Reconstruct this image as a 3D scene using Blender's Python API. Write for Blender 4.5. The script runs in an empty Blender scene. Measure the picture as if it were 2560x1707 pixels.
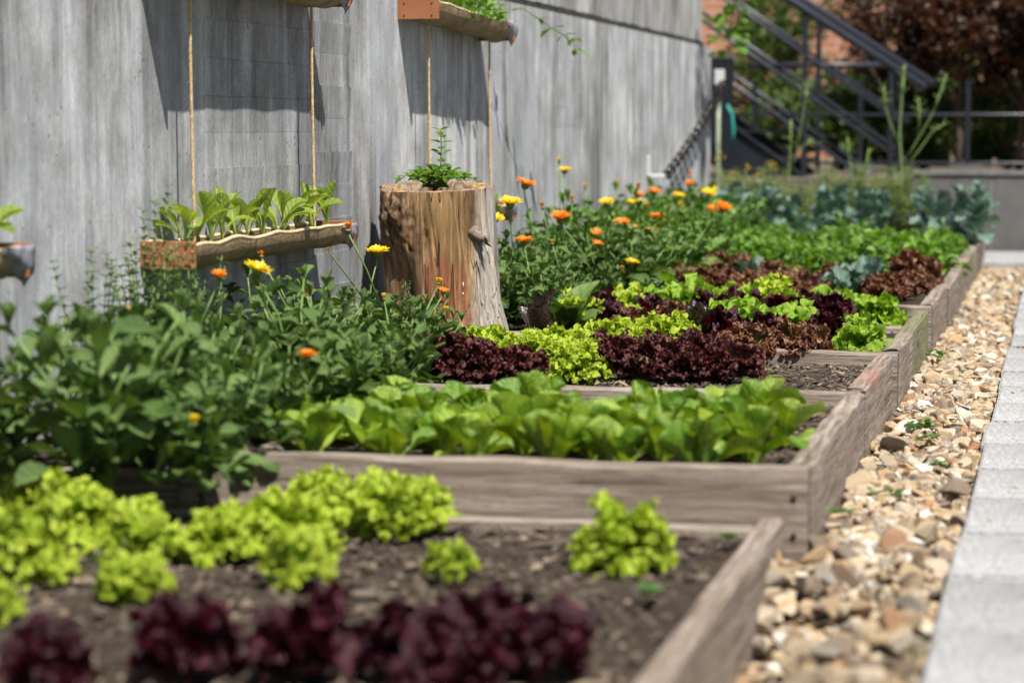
import bpy, bmesh, math, random
import numpy as np
from mathutils import Vector, Matrix, noise

R = math.radians
scene = bpy.context.scene
C = scene.collection

# ------------------------------------------------------------------ camera
cam_data = bpy.data.cameras.new("camera")
cam = bpy.data.objects.new("camera", cam_data)
C.objects.link(cam)
cam.location = (0, 0, 0.74)
cam.rotation_euler = (R(90 - 5.04), 0, R(12.86))
cam_data.sensor_width = 36
cam_data.lens = 85
cam_data.clip_start = 0.05
cam_data.clip_end = 500
cam_data.dof.use_dof = True
cam_data.dof.focus_distance = 6.55
cam_data.dof.aperture_fstop = 3.1
cam_data.dof.aperture_blades = 0
scene.camera = cam

# ------------------------------------------------------------------ light
SUN = Vector((0.13, -0.16, 0.33)).normalized()          # towards the sun
world = bpy.data.worlds.new("World")
scene.world = world
world.use_nodes = True
wt = world.node_tree
sky = wt.nodes.new("ShaderNodeTexSky")
sky.sky_type = 'NISHITA'
sky.sun_disc = False
sky.sun_elevation = math.asin(SUN.z)
sky.sun_rotation = math.atan2(SUN.x, SUN.y)
wt.links.new(sky.outputs[0], wt.nodes["Background"].inputs[0])
wt.nodes["Background"].inputs[1].default_value = 0.05
sl = bpy.data.lights.new("sun", 'SUN')
sl.energy = 5.0
sl.angle = R(0.55)
sl.color = (1.0, 0.955, 0.88)
so = bpy.data.objects.new("sun", sl)
C.objects.link(so)
so.rotation_euler = (-SUN).to_track_quat('-Z', 'Y').to_euler()
scene.view_settings.view_transform = 'Standard'
scene.view_settings.look = 'None'
scene.view_settings.exposure = 0.58
scene.view_settings.gamma = 1
scene.render.engine = 'CYCLES'
scene.cycles.use_denoising = True
scene.cycles.adaptive_threshold = 0.02
scene.cycles.max_bounces = 5
scene.cycles.diffuse_bounces = 2
scene.cycles.glossy_bounces = 2
scene.cycles.transmission_bounces = 3
scene.cycles.transparent_max_bounces = 4

rng = random.Random(7)
U = rng.uniform

# ------------------------------------------------------------------ node helpers
def nmat(name):
    m = bpy.data.materials.new(name)
    m.use_nodes = True
    nt = m.node_tree
    return m, nt, nt.nodes["Principled BSDF"]

def N(nt, typ, **kw):
    n = nt.nodes.new(typ)
    for k, v in kw.items():
        if k.startswith("i_"):
            key = k[2:]
            n.inputs[int(key) if key.isdigit() else key.replace("_", " ")].default_value = v
        else:
            setattr(n, k, v)
    return n

def L(nt, a, b):
    nt.links.new(a, b)

def ramp(nt, fac, stops, interp='LINEAR'):
    n = N(nt, "ShaderNodeValToRGB")
    cr = n.color_ramp
    cr.interpolation = interp
    while len(cr.elements) < len(stops):
        cr.elements.new(0.5)
    for e, (p, c) in zip(cr.elements, stops):
        e.position = p
        e.color = (c, c, c, 1) if isinstance(c, (int, float)) else (*c, 1)
    L(nt, fac, n.inputs[0])
    return n.outputs[0]

def mixc(nt, fac, a, b, mode='MIX'):
    n = N(nt, "ShaderNodeMix", data_type='RGBA', blend_type=mode)
    for sock, v in ((n.inputs[0], fac), (n.inputs[6], a), (n.inputs[7], b)):
        if isinstance(v, bpy.types.NodeSocket):
            L(nt, v, sock)
        elif isinstance(v, (int, float)):
            sock.default_value = v
        else:
            sock.default_value = (*v, 1)
    return n.outputs[2]

def mth(nt, op, a, b=0.0, c=0.0):
    n = N(nt, "ShaderNodeMath", operation=op)
    for s, v in zip(n.inputs, (a, b, c)):
        if isinstance(v, bpy.types.NodeSocket):
            L(nt, v, s)
        else:
            s.default_value = v
    return n.outputs[0]

def coords(nt, kind="Object", scale=(1, 1, 1)):
    t = N(nt, "ShaderNodeTexCoord")
    mp = N(nt, "ShaderNodeMapping")
    mp.inputs["Scale"].default_value = scale
    L(nt, t.outputs[kind], mp.inputs[0])
    return mp.outputs[0]

def noi(nt, vec, scale, detail=4, rough=0.55, dist=0.0):
    n = N(nt, "ShaderNodeTexNoise", i_Scale=scale, i_Detail=detail, i_Roughness=rough, i_Distortion=dist)
    if vec is not None:
        L(nt, vec, n.inputs[0])
    return n.outputs[0]

def bump(nt, h, strength, dist, bsdf):
    b = N(nt, "ShaderNodeBump", i_Strength=strength, i_Distance=dist)
    L(nt, h, b.inputs["Height"])
    L(nt, b.outputs[0], bsdf.inputs["Normal"])
    return b

def rnd(nt):
    """one random number for each object and each loose piece"""
    o = N(nt, "ShaderNodeObjectInfo")
    g = N(nt, "ShaderNodeNewGeometry")
    return mth(nt, 'FRACT', mth(nt, 'ADD', o.outputs["Random"], g.outputs["Random Per Island"]))

# ------------------------------------------------------------------ materials
def leaf_mat(name, c1, c2, vein, rough=0.42, transl=0.3, tcol=None, tip=None, vs=9.0, spec=0.5, vein_amt=0.5, blister=0.5, bmp=0.5):
    m, nt, b = nmat(name)
    r = rnd(nt)
    uv = N(nt, "ShaderNodeUVMap")
    sx = N(nt, "ShaderNodeSeparateXYZ")
    L(nt, uv.outputs[0], sx.inputs[0])
    t, v = sx.outputs[0], sx.outputs[1]
    s = mth(nt, 'ABSOLUTE', mth(nt, 'SUBTRACT', v, 0.5))
    col = mixc(nt, r, c1, c2)
    obj = coords(nt, "Object")
    n1 = noi(nt, obj, 60 if blister < 0.8 else 34, 2)
    col = mixc(nt, ramp(nt, n1, [(0.35, 0.0), (0.7, 0.5)]), col, tuple(x * 0.66 for x in c1))
    if tip is not None:
        wob = mth(nt, 'ADD', t, mth(nt, 'MULTIPLY', mth(nt, 'SUBTRACT', n1, 0.5), tip[3]))
        wob = mth(nt, 'ADD', wob, mth(nt, 'MULTIPLY', mth(nt, 'SUBTRACT', r, 0.5), 0.25))
        col = mixc(nt, ramp(nt, wob, [(tip[1], 0.0), (tip[2], 1.0)]), col, tip[0])
        fleck = ramp(nt, mth(nt, 'FRACT', mth(nt, 'MULTIPLY', r, 5.7)), [(0.62, 0.0), (0.9, 1.0)])
        col = mixc(nt, mth(nt, 'MULTIPLY', mth(nt, 'MULTIPLY', fleck, ramp(nt, t, [(0.6, 0.0), (0.8, 1.0)])), tip[4]), col, tip[5])
    mid = ramp(nt, s, [(0.012, 1.0), (0.05, 0.0)])
    w = mth(nt, 'SINE', mth(nt, 'SUBTRACT', mth(nt, 'MULTIPLY', t, vs * 6.28), mth(nt, 'MULTIPLY', s, 14.0)))
    side = ramp(nt, w, [(0.86, 0.0), (1.0, 0.55)])
    ve = mth(nt, 'MULTIPLY', mth(nt, 'MAXIMUM', mid, side), vein_amt)
    base = ramp(nt, t, [(0.05, 0.75), (0.32, 0.0)])
    ve = mth(nt, 'MAXIMUM', ve, mth(nt, 'MULTIPLY', base, vein_amt))
    col = mixc(nt, ve, col, vein)
    L(nt, col, b.inputs["Base Color"])
    b.inputs["Roughness"].default_value = rough
    b.inputs["Specular IOR Level"].default_value = spec
    h = mth(nt, 'ADD', mth(nt, 'MULTIPLY', w, -0.45), mth(nt, 'MULTIPLY', n1, 3.0 * blister))
    bump(nt, h, bmp, 0.0030, b)
    tr = N(nt, "ShaderNodeBsdfTranslucent")
    tc = tcol or (1.5, 1.6, 0.6)
    L(nt, mixc(nt, 1.0, col, tc, 'MULTIPLY'), tr.inputs[0])
    mx = N(nt, "ShaderNodeMixShader", i_0=transl)
    L(nt, b.outputs[0], mx.inputs[1])
    L(nt, tr.outputs[0], mx.inputs[2])
    L(nt, mx.outputs[0], nt.nodes["Material Output"].inputs[0])
    return m

def plain(name, col, rough=0.6, metal=0.0, var=0.15, sc=30, bmp=0.2, spec=0.5):
    m, nt, b = nmat(name)
    o = coords(nt)
    n = noi(nt, o, sc, 5)
    c = mixc(nt, ramp(nt, n, [(0.3, 0.0), (0.7, 1.0)]), tuple(x * (1 - var) for x in col), tuple(min(1, x * (1 + var)) for x in col))
    L(nt, c, b.inputs["Base Color"])
    b.inputs["Roughness"].default_value = rough
    b.inputs["Metallic"].default_value = metal
    b.inputs["Specular IOR Level"].default_value = spec
    if bmp:
        bump(nt, n, bmp, 0.004, b)
    return m

def concrete_mat():
    m, nt, b = nmat("board_marked_concrete")
    warp = N(nt, "ShaderNodeVectorMath", operation='ADD')
    wn = N(nt, "ShaderNodeTexNoise", i_Scale=3.0, i_Detail=3.0)
    L(nt, coords(nt), wn.inputs[0])
    ws = N(nt, "ShaderNodeVectorMath", operation='SCALE', i_Scale=0.03)
    L(nt, wn.outputs[1], ws.inputs[0])
    L(nt, coords(nt), warp.inputs[0])
    L(nt, ws.outputs[0], warp.inputs[1])
    def mp(sc):
        n = N(nt, "ShaderNodeMapping")
        n.inputs["Scale"].default_value = sc
        L(nt, warp.outputs[0], n.inputs[0])
        return n.outputs[0]
    big = noi(nt, mp((1.6, 1.6, 0.75)), 1.3, 5, 0.6)
    st = noi(nt, mp((9, 9, 0.75)), 1.3, 8, 0.72)
    fine = noi(nt, mp((70, 70, 2.4)), 1.0, 5, 0.75)
    blot = noi(nt, coords(nt), 5.5, 5, 0.65)
    grain = noi(nt, coords(nt, scale=(1, 1, 0.6)), 120, 4, 0.75)
    mott = noi(nt, coords(nt, scale=(1, 1, 0.7)), 6.0, 7, 0.7)
    tone = mth(nt, 'ADD', mth(nt, 'ADD', mth(nt, 'MULTIPLY', st, 0.42), mth(nt, 'MULTIPLY', big, 0.36)), mth(nt, 'MULTIPLY', mott, 0.22))
    col = ramp(nt, tone, [(0.41, (0.15, 0.148, 0.143)), (0.465, (0.32, 0.325, 0.335)), (0.52, (0.48, 0.492, 0.515)), (0.585, (0.70, 0.705, 0.72))])
    col = mixc(nt, ramp(nt, fine, [(0.32, 0.5), (0.45, 0.0)]), col, (0.17, 0.165, 0.155), 'MIX')
    col = mixc(nt, ramp(nt, fine, [(0.56, 0.0), (0.70, 0.35)]), col, (0.64, 0.63, 0.61))
    col = mixc(nt, ramp(nt, blot, [(0.46, 0.0), (0.66, 0.6)]), col, (0.25, 0.236, 0.21))
    col = mixc(nt, mth(nt, 'MULTIPLY', ramp(nt, noi(nt, mp((4, 4, 0.5)), 1.1, 3), [(0.52, 0.0), (0.62, 1.0)]), 0.45), col, (0.40, 0.43, 0.49))
    col = mixc(nt, 1.0, col, ramp(nt, grain, [(0.3, 0.72), (0.5, 1.0), (0.7, 1.14)]), 'MULTIPLY')
    holes = N(nt, "ShaderNodeTexVoronoi", i_Scale=42.0)
    L(nt, coords(nt, scale=(1, 1, 0.8)), holes.inputs[0])
    keep = ramp(nt, noi(nt, coords(nt), 9, 2), [(0.5, 0.0), (0.6, 1.0)])
    hole = mth(nt, 'MULTIPLY', ramp(nt, holes.outputs[0], [(0.10, 1.0), (0.16, 0.0)]), keep)
    col = mixc(nt, mth(nt, 'MULTIPLY', hole, 0.75), col, (0.09, 0.09, 0.085))
    ri = N(nt, "ShaderNodeNewGeometry")
    col = mixc(nt, 1.0, col, ramp(nt, ri.outputs["Random Per Island"], [(0.0, 0.95), (1.0, 1.04)]), 'MULTIPLY')
    oi = N(nt, "ShaderNodeObjectInfo")
    col = mixc(nt, 1.0, col, oi.outputs["Color"], 'MULTIPLY')
    L(nt, col, b.inputs["Base Color"])
    b.inputs["Roughness"].default_value = 0.88
    h = mth(nt, 'SUBTRACT', mth(nt, 'ADD', mth(nt, 'MULTIPLY', fine, 1.0), mth(nt, 'MULTIPLY', grain, 0.35)), hole)
    bump(nt, h, 0.75, 0.004, b)
    return m

def wood_mat(name, pale, mid, dark, tint=(1, 1, 1), red=False):
    m, nt, b = nmat(name)
    o = N(nt, "ShaderNodeObjectInfo")
    tc = N(nt, "ShaderNodeTexCoord")
    off = N(nt, "ShaderNodeVectorMath", operation='ADD')
    cmb = N(nt, "ShaderNodeCombineXYZ")
    for k in range(3):
        L(nt, mth(nt, 'MULTIPLY', o.outputs["Random"], 17.0 + 5 * k), cmb.inputs[k])
    L(nt, tc.outputs["Object"], off.inputs[0])
    L(nt, cmb.outputs[0], off.inputs[1])
    def mp(s):
        n = N(nt, "ShaderNodeMapping")
        n.inputs["Scale"].default_value = s
        L(nt, off.outputs[0], n.inputs[0])
        return n.outputs[0]
    g = noi(nt, mp((2.6, 70, 70)), 1.3, 7, 0.7, 0.5)
    f = noi(nt, mp((12, 260, 260)), 1.1, 4, 0.75, 0.3)
    bl = noi(nt, mp((3, 6, 6)), 1.4, 4)
    col = ramp(nt, g, [(0.34, dark), (0.46, mid), (0.62, pale)])
    col = mixc(nt, ramp(nt, f, [(0.34, 0.85), (0.5, 0.0)]), col, tuple(x * 0.55 for x in dark))
    col = mixc(nt, ramp(nt, bl, [(0.4, 0.0), (0.7, 0.65)]), col, tuple(x * y for x, y in zip(mid, tint)))
    kn = N(nt, "ShaderNodeTexVoronoi", i_Scale=2.6)
    L(nt, mp((1, 2.2, 2.2)), kn.inputs[0])
    col = mixc(nt, ramp(nt, kn.outputs[0], [(0.05, 0.85), (0.13, 0.0)]), col, tuple(x * 0.5 for x in dark))
    if red:
        sx = N(nt, "ShaderNodeSeparateXYZ")
        L(nt, tc.outputs["Object"], sx.inputs[0])
        mk = mth(nt, 'MULTIPLY', ramp(nt, mth(nt, 'SUBTRACT', sx.outputs[0], 0.0), [(0.12, 0.0), (0.2, 1.0), (0.34, 1.0), (0.46, 0.0)]),
                 ramp(nt, sx.outputs[2], [(0.145, 0.0), (0.150, 1.0)]))
        mk = mth(nt, 'MULTIPLY', mk, ramp(nt, noi(nt, tc.outputs["Object"], 45, 3), [(0.4, 0.0), (0.58, 0.5)]))
        col = mixc(nt, mk, col, (0.42, 0.10, 0.10))
    L(nt, col, b.inputs["Base Color"])
    b.inputs["Roughness"].default_value = 0.82
    b.inputs["Specular IOR Level"].default_value = 0.25
    bump(nt, mth(nt, 'ADD', g, mth(nt, 'MULTIPLY', f, 0.8)), 0.8, 0.004, b)
    return m

def end_grain_mat():
    m, nt, b = nmat("end_grain")
    w = N(nt, "ShaderNodeTexWave", wave_type='RINGS', i_Scale=26.0, i_Distortion=5.0, i_Detail=3.0)
    L(nt, coords(nt), w.inputs[0])
    col = ramp(nt, w.outputs[0], [(0.1, (0.05, 0.042, 0.036)), (0.6, (0.16, 0.135, 0.112)), (1, (0.22, 0.19, 0.165))])
    L(nt, col, b.inputs["Base Color"])
    b.inputs["Roughness"].default_value = 0.9
    bump(nt, w.outputs[0], 0.8, 0.004, b)
    return m

def soil_mat():
    m, nt, b = nmat("garden_soil")
    o = coords(nt)
    a = noi(nt, o, 22, 8, 0.7)
    c = noi(nt, o, 170, 4, 0.7)
    d = noi(nt, o, 3.0, 3)
    col = ramp(nt, a, [(0.3, (0.034, 0.025, 0.019)), (0.55, (0.098, 0.075, 0.058)), (0.75, (0.175, 0.138, 0.11))])
    col = mixc(nt, ramp(nt, c, [(0.6, 0.0), (0.72, 0.8)]), col, (0.26, 0.205, 0.15))
    col = mixc(nt, ramp(nt, d, [(0.4, 0.0), (0.65, 0.4)]), col, (0.05, 0.037, 0.028))
    L(nt, col, b.inputs["Base Color"])
    b.inputs["Roughness"].default_value = 0.95
    b.inputs["Specular IOR Level"].default_value = 0.15
    bump(nt, mth(nt, 'ADD', a, c), 1.0, 0.012, b)
    return m

def crumb_mat():
    m, nt, b = nmat("soil_crumb")
    col = ramp(nt, rnd(nt), [(0.0, (0.035, 0.025, 0.019)), (0.45, (0.09, 0.067, 0.05)), (0.75, (0.12, 0.092, 0.07)), (0.93, (0.20, 0.15, 0.10)), (1, (0.34, 0.27, 0.19))])
    L(nt, col, b.inputs["Base Color"])
    b.inputs["Roughness"].default_value = 0.9
    return m

def stone_mat():
    m, nt, b = nmat("flint_gravel")
    r = rnd(nt)
    o = coords(nt)
    pal = [(0.0, (0.40, 0.29, 0.165)), (0.12, (0.50, 0.40, 0.27)), (0.25, (0.22, 0.155, 0.10)), (0.36, (0.43, 0.34, 0.24)), (0.46, (0.27, 0.235, 0.195)),
           (0.57, (0.44, 0.28, 0.14)), (0.65, (0.58, 0.51, 0.40)), (0.74, (0.36, 0.18, 0.08)), (0.78, (0.15, 0.115, 0.09)), (0.84, (0.50, 0.38, 0.24)), (0.955, (0.74, 0.71, 0.65))]
    c1 = ramp(nt, r, pal, 'CONSTANT')
    r2 = mth(nt, 'FRACT', mth(nt, 'MULTIPLY', r, 7.31))
    c2 = ramp(nt, r2, pal, 'CONSTANT')
    n = noi(nt, o, 38, 5, 0.65)
    n2 = noi(nt, o, 190, 4, 0.7)
    col = mixc(nt, ramp(nt, n, [(0.47, 0.0), (0.62, 0.75)]), c1, c2)
    col = mixc(nt, ramp(nt, n2, [(0.3, 0.55), (0.5, 0.0)]), col, (0.16, 0.11, 0.07))
    L(nt, col, b.inputs["Base Color"])
    b.inputs["Roughness"].default_value = 0.72
    bump(nt, mth(nt, 'ADD', n, mth(nt, 'MULTIPLY', n2, 0.5)), 0.6, 0.005, b)
    return m

def paver_mat():
    m, nt, b = nmat("grey_paver")
    o = coords(nt)
    sp = noi(nt, o, 115, 6, 0.9)
    bl = noi(nt, o, 5, 4)
    col = ramp(nt, sp, [(0.40, (0.085, 0.084, 0.084)), (0.48, (0.33, 0.33, 0.335)), (0.58, (0.60, 0.597, 0.595))])
    col = mixc(nt, ramp(nt, bl, [(0.42, 0.0), (0.62, 0.55)]), col, (0.24, 0.24, 0.235))
    col = mixc(nt, ramp(nt, noi(nt, o, 26, 5, 0.7), [(0.56, 0.0), (0.70, 0.6)]), col, (0.15, 0.148, 0.14))
    oi = N(nt, "ShaderNodeObjectInfo")
    col = mixc(nt, 1.0, col, ramp(nt, oi.outputs["Random"], [(0, 0.88), (1, 1.1)]), 'MULTIPLY')
    L(nt, col, b.inputs["Base Color"])
    b.inputs["Roughness"].default_value = 0.9
    bump(nt, sp, 0.7, 0.003, b)
    return m

def stump_mat():
    m, nt, b = nmat("weathered_stump_wood")
    tw = N(nt, "ShaderNodeTexCoord")
    mp1 = coords(nt, scale=(26, 26, 1.1))
    g = noi(nt, mp1, 1.0, 7, 0.68, 0.9)
    f = noi(nt, coords(nt, scale=(85, 85, 2.0)), 1.0, 6, 0.75, 0.4)
    big = noi(nt, coords(nt, scale=(7, 7, 2.2)), 1.0, 4, 0.6, 0.5)
    col = ramp(nt, g, [(0.34, (0.038, 0.020, 0.009)), (0.44, (0.13, 0.068, 0.027)), (0.54, (0.26, 0.150, 0.062)), (0.68, (0.48, 0.325, 0.165))])
    col = mixc(nt, ramp(nt, f, [(0.38, 0.95), (0.50, 0.0)]), col, (0.05, 0.028, 0.014))
    col = mixc(nt, ramp(nt, f, [(0.55, 0.0), (0.68, 0.6)]), col, (0.60, 0.44, 0.26))
    col = mixc(nt, ramp(nt, big, [(0.5, 0.0), (0.66, 0.5)]), col, (0.40, 0.235, 0.09))
    col = mixc(nt, ramp(nt, noi(nt, coords(nt, scale=(12, 12, 3)), 1.0, 4, 0.6), [(0.34, 0.75), (0.46, 0.0)]), col, (0.085, 0.048, 0.024))
    sx = N(nt, "ShaderNodeSeparateXYZ")
    L(nt, tw.outputs["Object"], sx.inputs[0])
    wob = mth(nt, 'MULTIPLY', mth(nt, 'SUBTRACT', big, 0.5), 0.22)
    # silvered side towards the path
    gx = mth(nt, 'ADD', sx.outputs[0], mth(nt, 'MULTIPLY', wob, 0.25))
    grey = ramp(nt, gx, [(0.115, 0.0), (0.150, 0.85)])
    col = mixc(nt, grey, col, ramp(nt, f, [(0.35, (0.16, 0.145, 0.13)), (0.6, (0.50, 0.455, 0.40))]))
    # red-brown heart of peeled bark low on the front
    dx = mth(nt, 'DIVIDE', mth(nt, 'SUBTRACT', mth(nt, 'ADD', sx.outputs[0], wob), 0.055), 0.085)
    dz = mth(nt, 'DIVIDE', mth(nt, 'SUBTRACT', sx.outputs[2], 0.14), 0.16)
    rr = mth(nt, 'ADD', mth(nt, 'MULTIPLY', dx, dx), mth(nt, 'MULTIPLY', dz, dz))
    redm = mth(nt, 'MULTIPLY', ramp(nt, rr, [(0.5, 1.0), (1.6, 0.0)]), ramp(nt, g, [(0.42, 1.0), (0.62, 0.25)]))
    col = mixc(nt, redm, col, ramp(nt, f, [(0.36, (0.05, 0.014, 0.008)), (0.64, (0.36, 0.125, 0.050))]))
    # fine drying cracks
    ck = noi(nt, coords(nt, scale=(34, 34, 0.9)), 1.0, 2, 0.4, 0.6)
    cr = mth(nt, 'MULTIPLY', ramp(nt, mth(nt, 'ABSOLUTE', mth(nt, 'SUBTRACT', ck, 0.5)), [(0.0, 1.0), (0.012, 0.0)]), ramp(nt, big, [(0.46, 0.0), (0.54, 1.0)]))
    col = mixc(nt, cr, col, (0.02, 0.012, 0.008))
    # burl darkened round the knot
    bx = mth(nt, 'DIVIDE', mth(nt, 'SUBTRACT', sx.outputs[0], -0.105), 0.05)
    bz = mth(nt, 'DIVIDE', mth(nt, 'SUBTRACT', sx.outputs[2], 0.375), 0.07)
    bq = mth(nt, 'ADD', mth(nt, 'MULTIPLY', bx, bx), mth(nt, 'MULTIPLY', bz, bz))
    kn = noi(nt, coords(nt), 55, 4, 0.6, 1.5)
    bm_ = mth(nt, 'MULTIPLY', ramp(nt, bq, [(0.3, 0.8), (1.3, 0.0)]), ramp(nt, kn, [(0.42, 1.0), (0.58, 0.15)]))
    col = mixc(nt, bm_, col, (0.085, 0.045, 0.022))
    L(nt, col, b.inputs["Base Color"])
    L(nt, ramp(nt, g, [(0.3, 0.75), (0.7, 0.5)]), b.inputs["Roughness"])
    h = mth(nt, 'SUBTRACT', mth(nt, 'ADD', mth(nt, 'MULTIPLY', g, 1.2), f), mth(nt, 'MULTIPLY', cr, 2.0))
    bump(nt, h, 0.8, 0.006, b)
    return m

def cut_mat():
    m, nt, b = nmat("sawn_stump_top")
    w = N(nt, "ShaderNodeTexWave", wave_type='RINGS', rings_direction='Z', i_Scale=30.0, i_Distortion=4.0, i_Detail=3.0)
    L(nt, coords(nt), w.inputs[0])
    n = noi(nt, coords(nt), 22, 4)
    col = ramp(nt, w.outputs[0], [(0, (0.12, 0.075, 0.05)), (1, (0.30, 0.22, 0.15))])
    col = mixc(nt, ramp(nt, n, [(0.55, 0.0), (0.62, 0.85)]), col, (0.55, 0.30, 0.06))
    L(nt, col, b.inputs["Base Color"])
    b.inputs["Roughness"].default_value = 0.85
    bump(nt, n, 0.6, 0.006, b)
    return m

def rope_mat():
    m, nt, b = nmat("sisal_rope")
    n = noi(nt, coords(nt, scale=(1, 1, 0.4)), 260, 4)
    L(nt, ramp(nt, n, [(0.3, (0.32, 0.20, 0.085)), (0.7, (0.74, 0.57, 0.33))]), b.inputs["Base Color"])
    b.inputs["Roughness"].default_value = 0.85
    bump(nt, n, 0.7, 0.003, b)
    return m

def trough_mat():
    m, nt, b = nmat("dry_bark_trough")
    g = noi(nt, coords(nt, scale=(25, 6, 25)), 1.2, 5, 0.65, 0.8)
    k = noi(nt, coords(nt, scale=(6, 34, 6)), 1.0, 4, 0.6, 1.2)
    col = ramp(nt, g, [(0.3, (0.17, 0.108, 0.055)), (0.7, (0.38, 0.27, 0.15))])
    col = mixc(nt, ramp(nt, k, [(0.33, 0.85), (0.42, 0.0)]), col, (0.05, 0.032, 0.018))
    L(nt, col, b.inputs["Base Color"])
    b.inputs["Roughness"].default_value = 0.8
    bump(nt, mth(nt, 'ADD', g, mth(nt, 'MULTIPLY', k, 1.5)), 0.7, 0.006, b)
    return m

def brick_mat():
    m, nt, b = nmat("orange_brick")
    br = N(nt, "ShaderNodeTexBrick", i_Scale=1.0, i_Mortar_Size=0.008)
    br.inputs["Brick Width"].default_value = 0.24
    br.inputs["Row Height"].default_value = 0.075
    br.inputs[1].default_value = (0.40, 0.15, 0.075, 1)
    br.inputs[2].default_value = (0.48, 0.20, 0.105, 1)
    br.inputs[3].default_value = (0.48, 0.40, 0.33, 1)
    mp = N(nt, "ShaderNodeMapping")
    mp.inputs["Rotation"].default_value = (R(90), 0, 0)
    t = N(nt, "ShaderNodeTexCoord")
    L(nt, t.outputs["Object"], mp.inputs[0])
    L(nt, mp.outputs[0], br.inputs[0])
    L(nt, br.outputs[0], b.inputs["Base Color"])
    b.inputs["Roughness"].default_value = 0.85
    return m

M = {}
M['concrete'] = concrete_mat()
M['moss'] = plain("moss_joint", (0.028, 0.030, 0.016), 0.95, var=0.6, sc=60, bmp=0.8)
M['wood'] = wood_mat("weathered_plank", (0.47, 0.405, 0.345), (0.25, 0.202, 0.162), (0.072, 0.055, 0.042), (0.95, 0.90, 0.86))
M['wood_red'] = wood_mat("weathered_plank_red_paint", (0.47, 0.405, 0.345), (0.25, 0.202, 0.162), (0.072, 0.055, 0.042), (1.15, 0.95, 0.85), red=True)
M['wood_mossy'] = wood_mat("mossy_plank", (0.34, 0.32, 0.22), (0.21, 0.19, 0.12), (0.08, 0.07, 0.05), (0.8, 1.0, 0.6))
M['end'] = end_grain_mat()
M['soil'] = soil_mat()
M['crumb'] = crumb_mat()
M['stone'] = stone_mat()
M['paver'] = paver_mat()
M['bedding'] = plain("gravel_bedding", (0.16, 0.115, 0.075), 0.95, var=0.5, sc=90, bmp=0.8)
M['joint'] = plain("joint_sand", (0.09, 0.085, 0.08), 0.95, var=0.3, sc=80)
M['stump'] = stump_mat()
M['cut'] = cut_mat()
M['rope'] = rope_mat()
M['trough'] = trough_mat()
M['rim'] = plain("pale_trough_rim", (0.62, 0.48, 0.28), 0.8, var=0.25, sc=60, bmp=0.4)
M['endboard'] = plain("terracotta_painted_board", (0.29, 0.108, 0.045), 0.7, var=0.16, sc=14, bmp=0.3)
M['nail'] = plain("nail_head", (0.06, 0.045, 0.035), 0.6, metal=0.4)
M['darksoil'] = plain("potting_soil", (0.035, 0.022, 0.015), 0.95, var=0.6, sc=120, bmp=1.0)
M['plastic'] = plain("printed_plastic_sheet", (0.27, 0.27, 0.33), 0.35, var=0.4, sc=35, bmp=0.3)
M['metal'] = plain("dark_painted_steel", (0.014, 0.017, 0.024), 0.38, var=0.2, bmp=0.05)
M['metal_grey'] = plain("grey_steel", (0.035, 0.040, 0.055), 0.33, metal=0.1, var=0.15, bmp=0.05)
M['chain'] = plain("tarnished_chain", (0.09, 0.09, 0.088), 0.16, metal=1.0, var=0.4, bmp=0.1)
M['white'] = plain("white_bracket", (0.60, 0.60, 0.60), 0.5, var=0.06)
M['greywall'] = plain("rendered_grey_wall", (0.115, 0.112, 0.108), 0.85, var=0.2, sc=7, bmp=0.2)
M['paljoint'] = plain("pale_mortar", (0.20, 0.19, 0.165), 0.9)
M['brick'] = brick_mat()
M['teal'] = plain("teal_strap", (0.02, 0.25, 0.22), 0.5)
M['blue'] = plain("blue_tag", (0.02, 0.12, 0.55), 0.4)
M['clay'] = plain("terracotta_clay", (0.45, 0.20, 0.11), 0.8, var=0.2, sc=25)
M['stem'] = plain("green_stem", (0.14, 0.23, 0.06), 0.55, var=0.25, bmp=0)
M['palestem'] = plain("pale_green_stalk", (0.22, 0.33, 0.09), 0.5, var=0.35, bmp=0)
M['bark'] = plain("dark_bark", (0.07, 0.05, 0.035), 0.9, var=0.4, bmp=0.8)
M['ground'] = plain("packed_earth", (0.14, 0.115, 0.09), 0.95, var=0.3, sc=3)

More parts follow.
